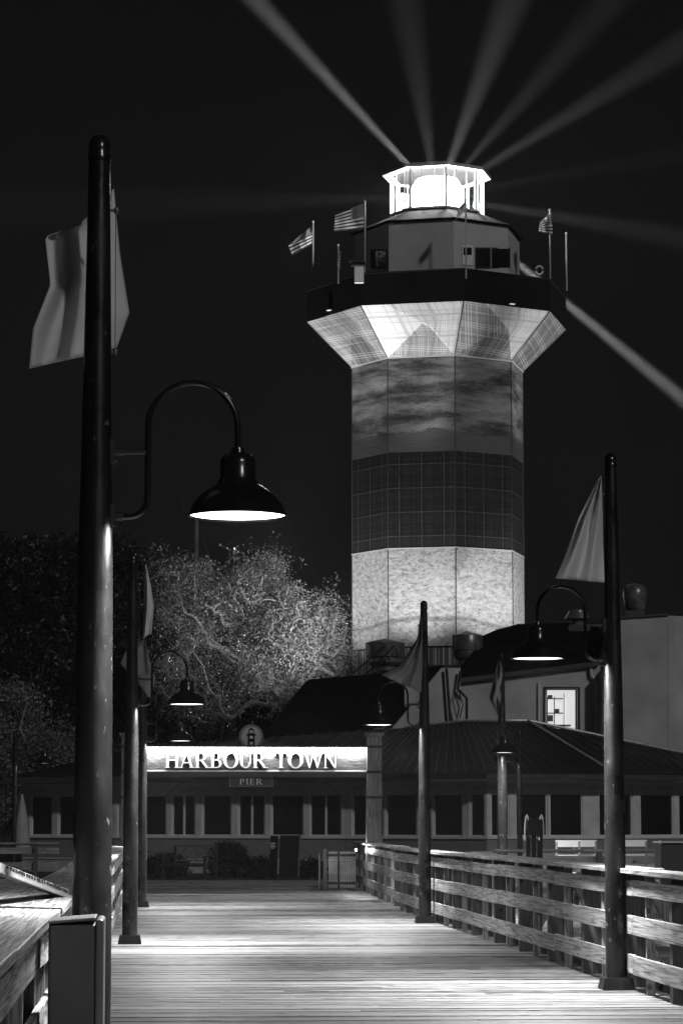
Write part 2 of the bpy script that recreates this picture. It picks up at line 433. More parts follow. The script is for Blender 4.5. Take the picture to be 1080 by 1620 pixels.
proto = make_lamp_post(posts[0][3])
LP = []
for i, (p, rz, pw, lab) in enumerate(posts):
    p.z = 0
    o = proto if i == 0 else copy_tree(proto)
    o.location = p; o.rotation_euler = (0, 0, rz); o['label'] = lab; o['group'] = 'flag topped lamp posts along the pier'
    if i == 5: o.location.z = -.2
    LP.append(o)
    hx = Matrix.Rotation(rz, 3, 'Z') @ Vector((.703, 0, 0))
    area('lamp_light', p + hx + Vector((0, 0, 3.018 + o.location.z)), .43, pw * KP * .36, spread=120)
    area('lamp_light', p + hx + Vector((0, 0, 3.016 + o.location.z)), .43, pw * KP * .60, spread=172)
small = make_lamp_post('short lamp post on the left side dock with an arm to the right', 3.62, False)
small.location = (P(22, 1330, 66).x, 66, -.06); small['group'] = 'short lamp posts on the side docks'
s2 = copy_tree(small); s2.location = (P(822, 1340, 58).x, 58, -.2); s2.rotation_euler = (0, 0, PI + 1.0)
s2['label'] = 'thin dark lamp post just right of the post with the crossed flag'
for o in (small, s2):
    rz = o.rotation_euler[2]; hx = Matrix.Rotation(rz, 3, 'Z') @ Vector((.703, 0, 0))
    area('lamp_light', Vector(o.location) + hx + Vector((0, 0, 3.018)), .4, 20)
    for c in kids(o):
        for k in kids(c):
            if k.name.startswith('lens'): k.data = k.data.copy() if k.data.users < 3 else k.data; k.data.materials[0] = M['lensdim']

# ================================================================== FLAGS
def cloth(name, left, right, Y, mat, label, amp=.08, waves=2.2, cols=18, rows=22, skew=.0, yl=None):
    "flag whose two side edges follow the given px points (top to bottom) at depth Y; folds push it in depth"
    def along(pts, t):
        pts = [Vector(p) for p in pts]
        ls = [(pts[i + 1] - pts[i]).length for i in range(len(pts) - 1)]; tot = sum(ls); d = t * tot
        for i, q in enumerate(ls):
            if d <= q or i == len(ls) - 1: return pts[i].lerp(pts[i + 1], d / q)
            d -= q
    vs = []; fs = []; uvs = []
    for r in range(rows + 1):
        t = r / rows; a = along(left, t); b = along(right, t)
        for c in range(cols + 1):
            u = c / cols; px = a.lerp(b, u)
            dy = amp * math.sin(waves * 2 * PI * u + 2.0 * t + .7) * (.35 + .65 * min(1, 1.6 * (1 - abs(2 * u - 1)) + .3)) + amp * .5 * math.sin(5 * t + 4 * u)
            yy = Y + dy + (yl or 0) * (1 - u)
            vs.append(P(px.x, px.y, yy))
    for r in range(rows):
        for c in range(cols):
            k = r * (cols + 1) + c; fs.append((k, k + 1, k + cols + 2, k + cols + 1))
            uvs.append([(c / cols, 1 - r / rows), ((c + 1) / cols, 1 - r / rows), ((c + 1) / cols, 1 - (r + 1) / rows), (c / cols, 1 - (r + 1) / rows)])
    org = vs[0].copy()
    m = MB(); m.add([v - org for v in vs], fs, uvs)
    o = m.build(name, mat, smooth=True, loc=org); tag(o, label, 'flag')
    sd = o.modifiers.new('solid', 'SOLIDIFY'); sd.thickness = .003
    return o
cloth('flag', [(128, 356), (72, 374), (80, 450), (52, 520), (46, 583)], [(180, 298), (190, 400), (205, 495), (184, 552)], 13.95, M['flag'],
      'large pale flag blowing behind the nearest lamp post', .07, 1.6, 34, 30, yl=-.28)
cloth('flag', [(948, 756), (915, 820), (893, 880), (878, 915)], [(951, 752), (953, 800), (954, 860), (956, 922)], 24.8, M['flag'],
      'pale flag hanging in a triangle from the tall right lamp post', .08, 1.9, 26, 26, yl=-.2)
cloth('flag', [(229, 895), (228, 930), (227, 970), (226, 1010)], [(231, 893), (238, 925), (243, 960), (239, 1002)], 33.1, M['flag'],
      'narrow pale flag at the top of the second left lamp post', .05, 1.2)
cloth('flag', [(224, 1014), (206, 1022), (196, 1035), (190, 1050)], [(230, 1012), (236, 1045), (246, 1075), (238, 1106)], 49.4, M['flagthin'],
      'pale flag on the farthest left lamp post, below the narrow one', .05, 1.6)
cloth('flag', [(664, 978), (660, 1010), (630, 1055), (603, 1068)], [(667, 976), (668, 1010), (668, 1050), (666, 1096)], 41.6, M['flagthin'],
      'dim grey flag flaring out left of the lamp post before the tower', .08, 1.8)
cloth('flag', [(788, 1047), (780, 1075), (774, 1105), (787, 1133)], [(791, 1045), (797, 1070), (798, 1100), (794, 1132)], 50.9, M['saltire'],
      'limp dark flag with a pale diagonal cross', .04, 1.2)

# ================================================================== RAILINGS
def railing(label, path, cap_out=.30, cap_in=.06, side=1, posts_big=True, seg=4.75, phase=0.0, z0=0.0, group='wooden railings of the pier', mats=('rail', 'cap'), pick=.0, levels=((.86, 1.0), (.51, .68), (.15, .32)), capz=1.1):
    "path: (x,y) pts; side=+1 boards face -X and posts stand towards +X"
    t = thing('wooden_railing', label, 'railing', (path[0][0], path[0][1], z0), group=group)
    ox, oy = path[0]
    for (ax, ay), (bx, by) in zip(path[:-1], path[1:]):
        a = Vector((ax - ox, ay - oy, 0)); b = Vector((bx - ox, by - oy, 0)); d = (b - a); Ln = d.length; d.normalize()
        nrm = Vector((d.y, -d.x, 0)) * side
        nseg = max(1, round(Ln / seg)); cuts = [Ln * k / nseg for k in range(nseg + 1)]
        for k in range(nseg):
            s0, s1 = cuts[k] + .006, cuts[k + 1] - .006
            p, q = a + d * s0, a + d * s1
            wob = random.uniform(-.006, .006)
            m = MB(); c0 = (cap_out - cap_in) / 2
            up = Vector((0, 0, capz + random.uniform(-.008, .008)))
            tl = random.uniform(-.01, .02)
            m.prism([p + nrm * (-cap_in) + up, p + nrm * cap_out + up + Vector((0, 0, tl)), q + nrm * cap_out + up + Vector((0, 0, tl)), q + nrm * (-cap_in) + up + Vector((0, 0, wob))], (0, 0, -.042))
            m.build('cap_board', M[mats[1]], t, bevel=.006)
            for za, zb in levels:
                dz = random.uniform(-.008, .008)
                m = MB(); m.prism([p + Vector((0, 0, za + dz)), p + Vector((0, 0, zb + dz)), q + Vector((0, 0, zb + dz + wob)), q + Vector((0, 0, za + dz + wob))], nrm * .036)
                m.build('rail_board', M[mats[0]], t, bevel=.004)
        n = max(1, int(Ln / 2.38)); 
        for k in range(n + 1):
            s = phase + k * 2.38
            if s > Ln - .1: break
            c = a + d * s + nrm * .175
            ang = math.atan2(d.y, d.x)
            if posts_big:
                m = MB(); m.box(c + Vector((0, 0, .36)), (.14, .27, 1.38), rz=ang); m.build('post', M['post'], t, bevel=.006)
                m = MB(); m.box(a + d * (s + 1.15) + nrm * .075 + Vector((0, 0, .45)), (.07, .07, 1.2), rz=ang); m.build('baluster', M['railz'], t)
            else:
                m = MB(); m.box(a + d * s + nrm * .085 + Vector((0, 0, .44)), (.09, .09, 1.22), rz=ang); m.build('post', M['post'], t)
    return t
XR, XL = 4.37, -.47
railing('long wooden railing down the right side of the deck', [(XR, 15.0), (XR, 48.6)], phase=.85)
railing('short far railing on the right that ends at the sign post', [(4.50, 50.3), (4.98, 66.5)], phase=.3, seg=8)
railing('near wooden railing on the left with the wide warped cap boards', [(XL, 5.2), (XL, 20.0)], cap_out=.48, cap_in=.05, side=-1, phase=.3, seg=3.7)
railing('far stretch of the left railing behind the second lamp post', [(XL + .02, 20.1), (XL + .02, 50.5)], cap_out=.34, cap_in=.05, side=-1, phase=.9)
railing('dark railing of the side dock left of the nearest post', [(-9.6, 60.5), (-1.95, 60.5)], cap_out=.16, side=1, posts_big=False, mats=('railx', 'railx'), z0=-.0)
railing('dark railing crossing the right side dock behind the deck rail', [(9.9, 45.5), (5.75, 45.5)], cap_out=.16, side=-1, posts_big=False, mats=('railx', 'railx'), z0=-.02)
# braces standing outside right railing
t = thing('timber_brace', 'diagonal timber braces outside the right railing near the tall lamp post', 'brace', (4.66, 22, 0))
for yy in (20.6, 22.9, 25.3, 27.7, 30.0):
    m = MB(); m.beam((.02, yy - 22, .95), (.62, yy - 22, -.15), .09, .14); m.build('strut', M['railz'], t)
m = MB(); m.bb(.55, .64, -2.5, 9.0, .28, .42); m.bb(.55, .64, -2.5, 9.0, -.25, -.1); m.build('outer_rail', M['railx'], t)

# near-left cabinet
t = thing('utility_cabinet', 'dark metal utility cabinet in front of the nearest lamp post', 'cabinet', (-.305, 12.0, 0))
m = MB(); m.bb(-.117, .083, -.22, .25, 0, 1.075); m.build('cabinet_body', simple('cabinet_paint', .10, .5, 0, .3, 2.2, bump=.05), t, bevel=.012)
m = MB(); m.bb(.083, .118, -.235, .26, 0, 1.098); m.build('side_flange', simple('cabinet_edge', .16, .35, 0, .1, 3), t, bevel=.012)
m = MB(); m.prism([(-.122, -.235, 1.078), (.082, -.235, 1.094), (.082, .255, 1.094), (-.122, .255, 1.078)], (0, 0, .012)); m.build('cabinet_lid', simple('cabinet_lid_paint', .16, .4), t, bevel=.003)
# pale tilted notice board lying on the cap at far left
a = P(-12, 1360, 13.0); b = P(116, 1411, 16.0)
d = (b - a); t = thing('notice_panel', 'pale inscribed panel tilted over the near left railing cap', 'panel', a)
m = MB(); up = Vector((-.02, .0, .052)); bk = Vector((-.13, .03, .03))
m.prism([Vector((0, 0, 0)), d, d + bk, bk], (0, 0, -.05)); m.build('panel_board', simple('pale_panel', .36, .5, 0, .15, 8), t, bevel=.004)
m = MB(); dn = d.normalized()
fr = Vector((dn.y, -dn.x, 0)) * .0025
for k in range(34):
    s = .45 + k * .095; q = d.normalized() * s + fr + Vector((0, 0, -.012))
    m.beam(q, q + dn * random.uniform(.03, .075), .004, random.uniform(.012, .022))
m.build('inscription', M['iron'], t)
# ================================================================== PIER SIGN
def glyphs():
    Gd = {}
    def R(x0, y0, x1, y1): return [(x0, y0), (x1, y0), (x1, y1), (x0, y1)]
    def stem(x, w=.17, s=.07, t=.055, top=True, bot=True):
        q = [R(x, 0, x + w, 1)]
        if bot: q.append(R(x - s, 0, x + w + s, t))
        if top: q.append(R(x - s, 1 - t, x + w + s, 1))
        return q
    def arc(cx, cy, rx, ry, ix, iy, a0, a1, n=14):
        o = []
        for k in range(n):
            a = a0 + (a1 - a0) * k / n; b = a0 + (a1 - a0) * (k + 1) / n
            o.append([(cx + rx * math.cos(a), cy + ry * math.sin(a)), (cx + rx * math.cos(b), cy + ry * math.sin(b)),
                      (cx + ix * math.cos(b), cy + iy * math.sin(b)), (cx + ix * math.cos(a), cy + iy * math.sin(a))])
        return o
    Gd['H'] = (stem(.08) + stem(.67) + [R(.25, .47, .67, .54)], .92)
    Gd['A'] = ([[(.06, 0), (.13, 0), (.46, .92), (.42, 1.0)], [(.42, 1.02), (.50, 1.02), (.88, 0), (.69, 0)], R(.22, .30, .70, .36), R(0, 0, .22, .05), R(.62, 0, .96, .05)], .96)
    Gd['R'] = (stem(.08) + [R(.25, .94, .42, 1), R(.25, .47, .42, .53)] + arc(.42, .735, .30, .265, .13, .205, -PI / 2, PI / 2) + [[(.36, .48), (.52, .50), (.90, 0), (.71, 0)], R(.68, 0, .98, .05)], .96)
    Gd['B'] = (stem(.08) + [R(.25, .94, .40, 1), R(.25, .48, .42, .54), R(.25, 0, .42, .06)] + arc(.40, .755, .27, .245, .10, .19, -PI / 2, PI / 2) + arc(.42, .27, .33, .27, .15, .21, -PI / 2, PI / 2), .82)
    Gd['O'] = (arc(.5, .5, .49, .53, .30, .46, 0, 2 * PI, 36), 1.0)
    Gd['U'] = ([R(.08, .34, .25, 1), R(.01, .945, .33, 1), R(.70, .34, .77, 1), R(.61, .945, .86, 1)] + arc(.425, .34, .345, .36, .175, .29, PI, 2 * PI, 18), .87)
    Gd['T'] = ([R(.34, 0, .51, 1), R(.26, 0, .59, .055), R(.02, .94, .83, 1), R(.02, .78, .06, .94), R(.79, .78, .83, .94)], .85)
    Gd['W'] = ([[(.05, 1), (.23, 1), (.42, 0), (.35, 0)], [(.35, 0), (.42, 0), (.66, 1), (.60, 1)], [(.55, 1), (.73, 1), (.92, 0), (.85, 0)], [(.85, 0), (.92, 0), (1.18, 1), (1.11, 1)],
                R(0, .95, .30, 1), R(.50, .95, .80, 1), R(1.03, .95, 1.26, 1)], 1.26)
    Gd['N'] = ([R(.10, 0, .16, 1), R(.75, 0, .81, 1), [(.06, 1), (.25, 1), (.81, 0), (.70, 0)], R(.01, 0, .26, .05), R(.64, .95, .90, 1), R(.0, .95, .2, 1)], .90)
    Gd['P'] = (stem(.08) + [R(.25, .94, .42, 1), R(.25, .44, .42, .50)] + arc(.42, .72, .30, .28, .13, .22, -PI / 2, PI / 2), .76)
    Gd['I'] = (stem(.08), .33)
    Gd['E'] = (stem(.08) + [R(.25, 0, .68, .055), R(.25, .945, .66, 1), R(.25, .48, .52, .54), R(.64, 0, .69, .22), R(.62, .80, .67, 1), R(.50, .40, .54, .62)], .75)
    return Gd
GLY = glyphs()
def lettering(text, h, wdt, depth, gap=.12, space=.5):
    "serif capitals in the XZ plane facing -Y, centred on x=0"
    tot = sum((GLY[c][1] + gap) if c != ' ' else space for c in text) - gap
    k = wdt / tot; x = -wdt / 2; m = MB(); i = 0
    for c in text:
        if c == ' ': x += space * k; continue
        polys, w_ = GLY[c]
        for q in polys:
            i += 1; e = depth + .0008 * (i % 14)
            m.prism([(x + px * k, -e, pz * h) for px, pz in q], (0, e + .002, 0))
        x += (w_ + gap) * k
    return m
YS = 60.0
sgn = P(397, 1201, YS); sx0 = P(214, 1201, YS).x; sx1 = P(580, 1201, YS).x
t = thing('pier_sign', 'lit timber pier sign lettered HARBOUR TOWN spanning two posts', 'sign', (sgn.x, YS, 0))
zt, zb = P(397, 1183, YS).z, P(397, 1221, YS).z
x0, x1 = sx0 - sgn.x, sx1 - sgn.x
M['signboard'] = simple('carved_sign_board', .075, .7, 0, .35, 14, bump=1.0, bscale=22, stretch=(.4, 1, 1))
m = MB(); m.bb(x0, x1, -.03, .05, zb, zt); m.build('sign_board', M['signboard'], t)
m = MB(); m.bb(x0, x1, -.16, .08, zb - .12, zb - .001); m.build('lower_beam', M['darkwall'], t, bevel=.005)
m = MB(); m.bb(x0, x1, -.055, -.032, zb - .0, zb + .03); m.build('ledge', M['trim'], t)
m = MB(); m.bb(x0, x1, -.20, .08, zt + .001, zt + .04); m.build('light_hood', M['darkwall'], t)
m = MB(); m.bb(x0 + .02, x1 - .02, -.17, -.14, zt - .03, zt - .004); m.build('light_strip', emit('sign_strip_light', .9, 30), t)
area('sign_light', (sgn.x + (x0 + x1) / 2, YS - .15, zt - .04), (x1 - x0) * .98, 130, (0, .5, -1), 'RECTANGLE', .04)
lw = P(533, 1201, YS).x - P(261, 1201, YS).x; lc = (P(533, 1201, YS).x + P(261, 1201, YS).x) / 2 - sgn.x
zl0 = P(397, 1215.5, YS).z; lh = P(397, 1191, YS).z - zl0
M['letter'] = simple('raised_letter_paint', .8, .5)
def wlen(s_): return sum(GLY[c][1] + .02 for c in s_) - .02
tw = wlen('HARBOUR') + .42 + .02 + wlen('TOWN'); kk = lw / tw
for word, xc in (('HARBOUR', wlen('HARBOUR') / 2), ('TOWN', tw - wlen('TOWN') / 2)):
    o = lettering(word, lh, wlen(word) * kk, .075, gap=.02).build('lettering', M['letter'], t); o.location = (lc - lw / 2 + xc * kk, -.031, zl0)
# hanging PIER board
pz0, pz1 = P(397, 1245, YS).z, P(397, 1229, YS).z; pw = (P(432, 1236, YS).x - P(363, 1236, YS).x) / 2
t2 = thing('hanging_sign', 'small dark board lettered PIER under the lit beam', 'sign', (sgn.x, YS - .05, 0))
m = MB(); m.bb(-pw, pw, -.03, .03, pz0, pz1); m.build('board', M['darkwall'], t2, bevel=.004)
m = MB()
for a_ in ((-pw, pw, pz1 - .02, pz1), (-pw, pw, pz0, pz0 + .02), (-pw, -pw + .02, pz0 + .021, pz1 - .021), (pw - .02, pw, pz0 + .021, pz1 - .021)): m.bb(a_[0], a_[1], -.042, -.0305, a_[2], a_[3])
m.build('border', simple('sign_border', .2, .6), t2)
o = lettering('PIER', .125, .50, .008, gap=.22).build('lettering', M['letter'], t2); o.location = (0, -.0305, (pz0 + pz1) / 2 - .0625)
# emblem
ez = P(397, 1166, YS).z; er = .27
m = MB(); prof = []
for k in range(0, 25):
    u = -1 + k / 12; hh = .03 + .19 * (1 / (1 + (abs(u) * 2.9) ** 4)) + .02; prof.append((u * .75, zt + .045 + hh))
m.prism([(-.75, 0, zt + .042)] + [(a_, 0, b_) for a_, b_ in prof] + [(.75, 0, zt + .042)], (0, .05, 0)); m.build('crest_shoulder', M['darkwall'], t)
em = MB(); pts = [(er * math.cos(2 * PI * k / 40), -.06, ez + er * math.sin(2 * PI * k / 40)) for k in range(40)]
em.prism(pts, (0, .055, 0)); cr = em.build('crest', simple('crest_rim', .16, .6), t)
m = MB(); pts = [(er * .8 * math.cos(2 * PI * k / 40), -.066, ez + er * .8 * math.sin(2 * PI * k / 40)) for k in range(40)]
m.prism(pts, (0, .005, 0)); m.build('crest_field', simple('crest_field_paint', .42, .6), cr)
m = MB(); m.bb(-.075, .075, -.078, -.067, ez - .20, ez + .07); m.bb(-.105, .105, -.080, -.067, ez + .02, ez + .055); m.bb(-.055, .055, -.0785, -.067, ez + .071, ez + .14)
m.prism([(-.075, -.082, ez + .14), (.075, -.082, ez + .14), (0, -.082, ez + .20)], (0, .014, 0)); m.build('crest_tower', M['black'], cr)
for zz in (ez - .17, ez - .04, ez + .085):
    m = MB()
    for xx in (-.032, .006): m.bb(xx, xx + .027, -.086, -.081, zz, zz + .055)
    m.build('crest_window', M['letter'], cr)
# scroll brackets
for sd, xa in ((-1, x0 + .55), (1, x1 - .3)):
    m = MB(); xin = sd * (pw + .02); pts = []
    for k in range(25):
        u = k / 24; pts.append((xin + (xa - xin) * u, -.05, zb - .16 - .06 * math.cos(PI * u) * 0 - .50 * max(0, u - .55) ** 2 * 5 - .06 * (1 - math.sin(PI * min(1, u * 1.6)))))
    m.tube(pts, .010, 6)
    for cx, cz, r0 in ((xin + sd * .10, pz0 + .03, .10),):
        m.tube([(cx + r0 * (1 - k / 40) * math.cos(-sd * k / 24 * 4.4 + (PI if sd > 0 else 0)), -.05, cz + r0 * (1 - k / 40) * math.sin(-sd * k / 24 * 4.4 * -1 + PI)) for k in range(25)], .009, 6)
    m.build('scroll_bracket', M['iron'], t, smooth=True)
# posts
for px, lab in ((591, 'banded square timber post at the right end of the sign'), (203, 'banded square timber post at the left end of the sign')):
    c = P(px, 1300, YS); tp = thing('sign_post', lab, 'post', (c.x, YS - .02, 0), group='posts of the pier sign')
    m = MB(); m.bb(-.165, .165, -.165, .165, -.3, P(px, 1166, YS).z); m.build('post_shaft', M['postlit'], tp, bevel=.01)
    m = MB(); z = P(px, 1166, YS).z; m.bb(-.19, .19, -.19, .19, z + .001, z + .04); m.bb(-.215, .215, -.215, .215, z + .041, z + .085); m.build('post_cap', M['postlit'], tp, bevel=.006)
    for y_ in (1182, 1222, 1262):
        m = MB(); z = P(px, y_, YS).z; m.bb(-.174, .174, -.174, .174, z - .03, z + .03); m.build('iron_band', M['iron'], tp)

# ================================================================== RESTAURANT
def seg_x(A, B, px):
    "point on segment A-B (plan) seen at photo column px"
    d = ray(px, 1305); d = Vector((d.x, d.y)); A2 = Vector(A); B2 = Vector(B); e = B2 - A2
    # CAM + s*d = A + t*e
    den = d.x * e.y - d.y * e.x; q = A2 - Vector((CAM.x, CAM.y))
    return (d.x * q.y - d.y * q.x) / -den * 1.0 if False else (q.x * -d.y + q.y * d.x) * -1 / (den) if False else solve_t(d, e, q)
def solve_t(d, e, q):
    # s*d - t*e = q
    D = d.x * (-e.y) - (-e.x) * d.y
    return (d.x * q.y - d.y * q.x) / D
bld = thing('restaurant', 'long low waterside restaurant with a band of dark windows', 'building', (4.5, 90, 0))
BO = Vector((4.5, 90, 0))
pxY = [(36, 92.6), (182, 90.2), (545, 86.5), (770, 83.5), (945, 84.5), (1130, 88)]
plan = [(P(a_, 1305, b_).x, b_) for a_, b_ in pxY]
wins = [[(48, 82), (91, 117), (126, 170)], [(172, 190), (196, 222), (228, 263), (271, 309), (319, 366), (376, 419), (428, 480), (489, 540)],
        [(556, 606), (609, 659), (684, 731), (743, 788), (795, 766)], [(796, 809), (819, 866), (869, 922)], [(941, 1001), (1013, 1066), (1074, 1110)]]
wins[2] = [(556, 606), (609, 659), (684, 731), (742, 766)]; wins[3] = [(776, 806), (815, 866), (869, 922), ]
split = {271, 376, 489}
ZS, ZH, ZT = 1.13, 2.47, 2.86
for i in range(len(plan) - 1):
    A = Vector((*plan[i], 0)) - BO; B = Vector((*plan[i + 1], 0)) - BO; e = B - A; L = e.length; ed = e.normalized(); nr = Vector((-ed.y, ed.x, 0))   # nr points away from the camera
    def piece(m, s0, s1, z0, z1, o0, o1):
        a = A + ed * s0 + nr * o0; b = A + ed * s1 + nr * o0
        m.prism([a + Vector((0, 0, z0)), b + Vector((0, 0, z0)), b + Vector((0, 0, z1)), a + Vector((0, 0, z1))], nr * (o1 - o0))
    m = MB(); piece(m, .0, L, .32, ZS - .0705, 0, .25); m.build('lower_wall', M['lowwall'], bld)
    m = MB(); piece(m, 0, L, ZS - .07, ZS, 0, .25); piece(m, 0, L, ZH, ZT, 0, .25)
    last = 0; W = []
    for xa, xb in wins[i]:
        s0 = max(.08, seg_x(plan[i], plan[i + 1], xa) * L); s1 = min(L - .08, seg_x(plan[i], plan[i + 1], xb) * L)
        if s1 - s0 < .1: continue
        W.append((s0, s1, xa)); piece(m, last, s0, ZS + .0005, ZH - .0005, 0, .25); last = s1
    piece(m, last, L, ZS + .0005, ZH - .0005, 0, .25)
    m.build('wall', M['siding'], bld)
    m = MB(); piece(m, -.0, L, -.1, .318, -.02, .25); m.build('plinth', M['plinth'], bld)
    m = MB(); piece(m, 0, L, ZS - .07, ZS, -.05, -.003); piece(m, 0, L, ZH + .03, ZH + .10, -.02, -.003); piece(m, 0, L, ZT - .1, ZT, -.06, -.003); piece(m, 0, L, .36, .40, -.03, -.003)
    m.build('band_trim', M['trim'], bld)
    for s0, s1, xa in W:
        fr = MB(); f_ = .05
        piece(fr, s0, s0 + f_, ZS, ZH, .03, .12); piece(fr, s1 - f_, s1, ZS, ZH, .03, .12); piece(fr, s0 + f_, s1 - f_, ZS, ZS + f_, .03, .12); piece(fr, s0 + f_, s1 - f_, ZH - f_, ZH, .03, .12)
        if xa in split: piece(fr, (s0 + s1) / 2 - .03, (s0 + s1) / 2 + .03, ZS + f_, ZH - f_, .035, .12)
        wo = fr.build('window', M['trim'], bld)
        pn = MB(); piece(pn, s0 + .02, s1 - .02, ZS + .02, ZH - .02, .085, .10); pn.build('pane', M['glass'], wo)
def fp(px, py, Y): return P(px, py, Y) - BO
# eaves and the low metal roof
ev = []
for k, (a_, b_) in enumerate(pxY):
    q = P(a_, 1305, b_ - .9); ev.append(Vector((q.x + (-.6 if k == 0 else (.5 if k >= 4 else 0)), b_ - .9, 0)) - BO)
m = MB()
for a_, b_ in zip(ev[:-1], ev[1:]):
    m.prism([a_ + Vector((0, 0, 2.90)), b_ + Vector((0, 0, 2.90)), b_ + Vector((0, 0, 3.05)), a_ + Vector((0, 0, 3.05))], (0, .08, 0))
m.build('fascia', M['darkwall'], bld)
m = MB()
for a_, b_ in zip(ev[:-1], ev[1:]): m.prism([a_ + Vector((0, .09, 2.88)), b_ + Vector((0, .09, 2.88)), b_ + Vector((0, 1.6, 2.88)), a_ + Vector((0, 1.6, 2.88))], (0, 0, .02))
m.build('soffit', M['siding'], bld)
Z = lambda v, z: Vector((v.x, v.y, z))
E = [Z(v, 3.06) for v in ev]
RG = [fp(150, 1226, 97), fp(230, 1180, 95), fp(640, 1152, 92), fp(738, 1143, 90.5), fp(835, 1143, 90.5), fp(1130, 1204, 93)]
m = MB()
quads = [(E[0], E[1], RG[1], RG[0]), (E[1], E[2], RG[2], RG[1]), (E[2], E[3], RG[3], RG[2]), (E[3], E[4], RG[4], RG[3]), (E[4], E[5], RG[5], RG[4])]
def surf(m, q, nu, wr=.03, hr=.035, skipframe=False):
    a, b, c, d = q
    n = (b - a).cross(d - a).normalized(); n = n if n.z > 0 else -n
    m.add([a, b, c, d], [(0, 1, 2, 3)])
    m.add([a - n * .1, b - n * .1, c - n * .1, d - n * .1], [(3, 2, 1, 0)])
    for k in range(nu + 1):
        u = k / nu; p = a.lerp(b, u); r = d.lerp(c, u); ms.beam(p + n * (hr * .5 + .002), r + n * (hr * .5 + .002), wr, hr)
ms = MB()
for q, nu in zip(quads, (8, 18, 14, 12, 12)): surf(m, q, nu)
rf_ = m.build('metal_roof', M['roof'], bld); ms.build('roof_seam', M['seam'], rf_)
m = MB(); m.tube([E[4] + Vector((0, 0, .06)), RG[4] + Vector((0, 0, .06))], .05, 8); m.tube([RG[2], RG[3] + Vector((0, 0, .05)), RG[4] + Vector((0, 0, .06)), RG[5] + Vector((0, 0, .05))], .05, 8)
m.build('ridge_cap', simple('bright_ridge_metal', .5, .35, .6, .2, 4), bld, smooth=True)  # ridge line in a brighter metal than the roof sheets
# upper storey
def block(name, px, Y, mat, depth=(0, 6, 0), par=None):
    pts = [fp(a_, b_, (c_[0] if c_ else Y)) for a_, b_, *c_ in px]
    m = MB(); m.prism(pts, depth); return m.build(name, mat, par if par is not None else bld)
# upper wall with an opening for the lit kitchen window
Yw = 95
def wrect(m, xa, xb, ya, yb, o0, o1):
    a = fp(xa, yb, Yw); b = fp(xb, yb, Yw); c = fp(xb, ya, Yw); d = fp(xa, ya, Yw)
    for v in (a, b, c, d): v.y += o0
    m.prism([a, b, c, d], (0, o1 - o0, 0))
m = MB()
wrect(m, 640, 862, 1079, 1240, 0, .3); wrect(m, 862, 914, 1156, 1240, 0, .3); wrect(m, 914, 960, 1052, 1240, 0, .3)
m.prism([fp(862, 1090, Yw), fp(914, 1090, Yw), fp(914, 1056, Yw), fp(862, 1062, Yw)], (0, .3, 0))
m.prism([fp(728, 1079, Yw), fp(862, 1079, Yw), fp(862, 1062, Yw), fp(728, 1074, Yw)], (0, .3, 0))
m.build('upper_wall', M['stucco'], bld)
m = MB(); wrect(m, 859, 862, 1087, 1158, -.04, .1); wrect(m, 913, 917, 1087, 1158, -.04, .1); wrect(m, 862, 913, 1087, 1090, -.04, .1); wrect(m, 862, 913, 1154, 1158, -.04, .1)
lw_ = m.build('lit_window', M['iron'], bld)
m = MB(); wrect(m, 866, 913, 1091, 1154, .5, .52); m.build('lit_room_back', emit('lit_interior', .8, .78), lw_)
m = MB(); wrect(m, 863, 867, 1091, 1154, .31, .5); m.build('room_side', M['shadein'], lw_)
m = MB()
for y_ in (1104, 1127, 1149): wrect(m, 866, 893, y_, y_ + 1.6, .35, .49)
for x_ in (867, 878): wrect(m, x_, x_ + 1.4, 1102, 1154, .33, .345)
wrect(m, 869, 876, 1099, 1104, .37, .45); wrect(m, 880, 887, 1121, 1127, .37, .45); wrect(m, 868, 877, 1131, 1141, .37, .45); wrect(m, 894, 895, 1096, 1150, .40, .42); wrect(m, 872, 905, 1146, 1149, .36, .40)
m.build('shelf_unit', simple('grey_shelf', .18, .5), lw_)
def lit_glass():
    mm, n, l, b = newmat('thin_clear_glass')
    tp = n.new('ShaderNodeBsdfTransparent'); gl = n.new('ShaderNodeBsdfGlossy'); gl.inputs['Roughness'].default_value = .05
    mx = n.new('ShaderNodeMixShader'); mx.inputs[0].default_value = .07
    l.new(tp.outputs[0], mx.inputs[1]); l.new(gl.outputs[0], mx.inputs[2]); l.new(mx.outputs[0], n['Material Output'].inputs[0]); return mm
M['clear'] = lit_glass()
m = MB(); wrect(m, 862, 913, 1090, 1154, .10, .11); m.build('pane', M['clear'], lw_)
m = MB(); m.tube([fp(934, 1058, Yw - .15), fp(935, 1068, Yw - .15), fp(941, 1076, Yw - .15), fp(943, 1085, Yw - .15), fp(943, 1165, Yw - .15)], .06, 8); m.build('downspout', M['siding'], bld, smooth=True)
m = MB(); m.tube([fp(852, 1080, Yw - .08), fp(852, 1165, Yw - .08)], .04, 8); m.build('conduit', M['trim'], bld, smooth=True)
m = MB(); m.prism([fp(728, 1080, Yw - .25), fp(948, 1053, Yw - .25), fp(948, 1046, Yw - .25), fp(728, 1073, Yw - .25)], (0, .24, 0)); m.build('eave_gutter', M['darkwall'], bld)
block('mansard_roof', [(728, 1074), (948, 1047), (958, 985, 99), (820, 987, 99), (786, 996, 99), (758, 1008, 99)], 94.9, M['shingle'], (0, 4, 0))
block('stucco_tower', [(955, 1240), (1056, 1240), (1056, 974), (980, 979), (980, 1047), (955, 1060)], 94.0, M['stucco'], (0, 6, 0))
block('stucco_return', [(1056.5, 1240), (1180, 1240, 98), (1180, 980, 98), (1056.5, 974)], 94.0, M['stucco'], (0, 4, 0))
